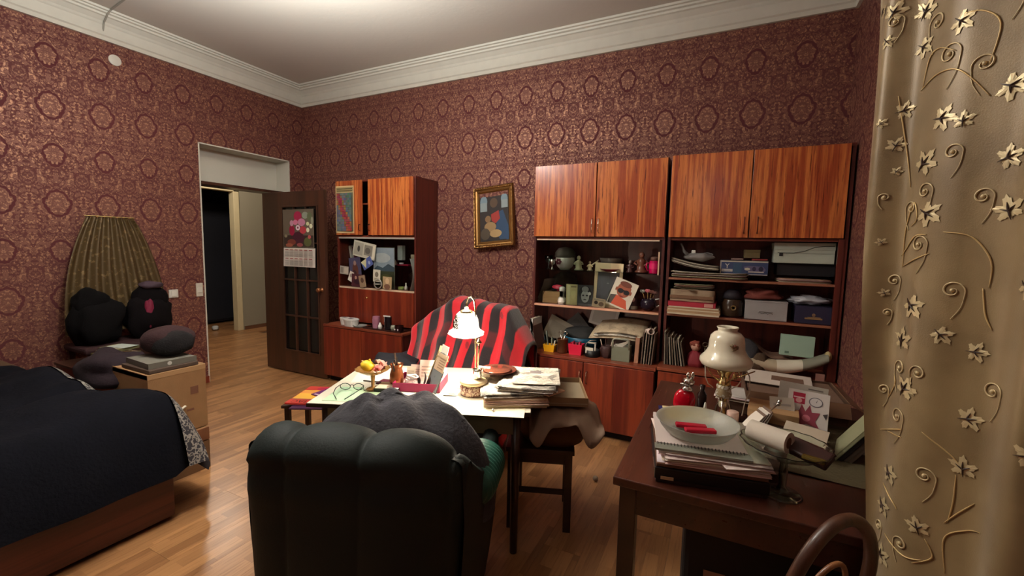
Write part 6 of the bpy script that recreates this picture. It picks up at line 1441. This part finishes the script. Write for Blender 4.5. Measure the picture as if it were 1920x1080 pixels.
def tendril(pts, r=.0011, mt=TM_):
    P = smooth_path([(a, 0, b_) for a, b_ in pts], 6)
    M().tube([curt_off(p.x, p.z, .0016) for p in P], [r*(.6+.8*sin(pi*i/(len(P)-1))) for i in range(len(P))], 5).obj('embroidered_tendril', mt, ct, smooth=True)
SW = [(0.127, 1.643, .02, 1), (0.087, 1.61, .017, -1), (0.126, 1.526, .022, 1), (0.104, 1.237, .02, -1), (0.114, 1.124, .022, 1), (0.089, 0.835, .015, 1), (0.108, 2.007, .022, -1), (0.148, 1.923, .024, 1), (0.176, 1.717, .018, 1), (0.052, 1.361, .01, 1), (.02, 2.05, .016, 1), (.03, 1.64, .01, -1), (.21, 1.88, .02, -1), (.23, 1.62, .018, 1), (.2, 1.43, .02, 1), (.06, 1.44, .016, 1), (.155, 1.24, .018, -1), (.19, 1.02, .02, 1), (.16, .84, .016, -1), (.28, 1.24, .02, 1), (.06, 1.17, .014, 1), (.24, 2.0, .018, 1)]
for s, z, r, dr in SW:
    pts = [(s+dr*r*(1-.8*k/16)*cos(k*.5-.3), z+r*(1-.8*k/16)*sin(k*.5-.3)) for k in range(17)]
    pts = [(s+dr*r*.1, z-r*3.0), (s+dr*r*.75, z-r*1.7)]+pts
    tendril(pts, .0013, TH_)
    M().ball(tuple(curt_off(s, z, .0015)), (.0042, .0042, .0045), nu=10, nv=6).obj('embroidered_bud', TH_, ct, smooth=True)
VN = [[(0.077, 1.474), (0.076, 1.561), (0.097, 1.621), (0.113, 1.584), (0.094, 1.567)], [(0.07, 1.499), (0.109, 1.542), (0.143, 1.547)], [(0.075, 1.474), (0.153, 1.506)], [(0.08, 1.873), (0.123, 1.892), (0.173, 1.881), (0.224, 1.813)], [(0.085, 1.877), (0.097, 1.936), (0.123, 1.947), (0.161, 1.925)], [(0.168, 1.994), (0.202, 1.982), (0.227, 1.945), (0.217, 1.876)], [(0.175, 1.552), (0.22, 1.54), (0.253, 1.492), (0.254, 1.44)], [(0.078, 1.659), (0.054, 1.774), (0.036, 1.876)], [(0.245, 1.439), (0.253, 1.387), (0.267, 1.358)], [(0.073, 1.155), (0.092, 1.195), (0.084, 1.218)], [(0.081, 1.078), (0.131, 1.1)], [(0.082, 1.074), (0.136, 1.082)], [(0.234, 0.94), (0.239, 0.99), (0.238, 1.048)], [(0.24, 0.83), (0.232, 0.903), (0.264, 0.942), (0.291, 0.955)], [(0.229, 0.936), (0.251, 0.974), (0.272, 1.005)], [(0.177, 1.114), (0.223, 1.087), (0.24, 1.073)], [(0.118, 0.835), (0.168, 0.817), (0.202, 0.83)], [(0.202, 0.881), (0.217, 0.848), (0.186, 0.812)], [(0.061, 1.069), (0.134, 1.099)], [(0.088, 0.945), (0.131, 0.924), (0.145, 0.913)]]
for v in VN: tendril(v, .0012)
M().tube([(CE.x-.04, CE.y+.06, 3.345), (CF.x+.12, CF.y-.2, 3.345)], .012, 10).obj('rail', mc((200, 196, 186), .5), ct)
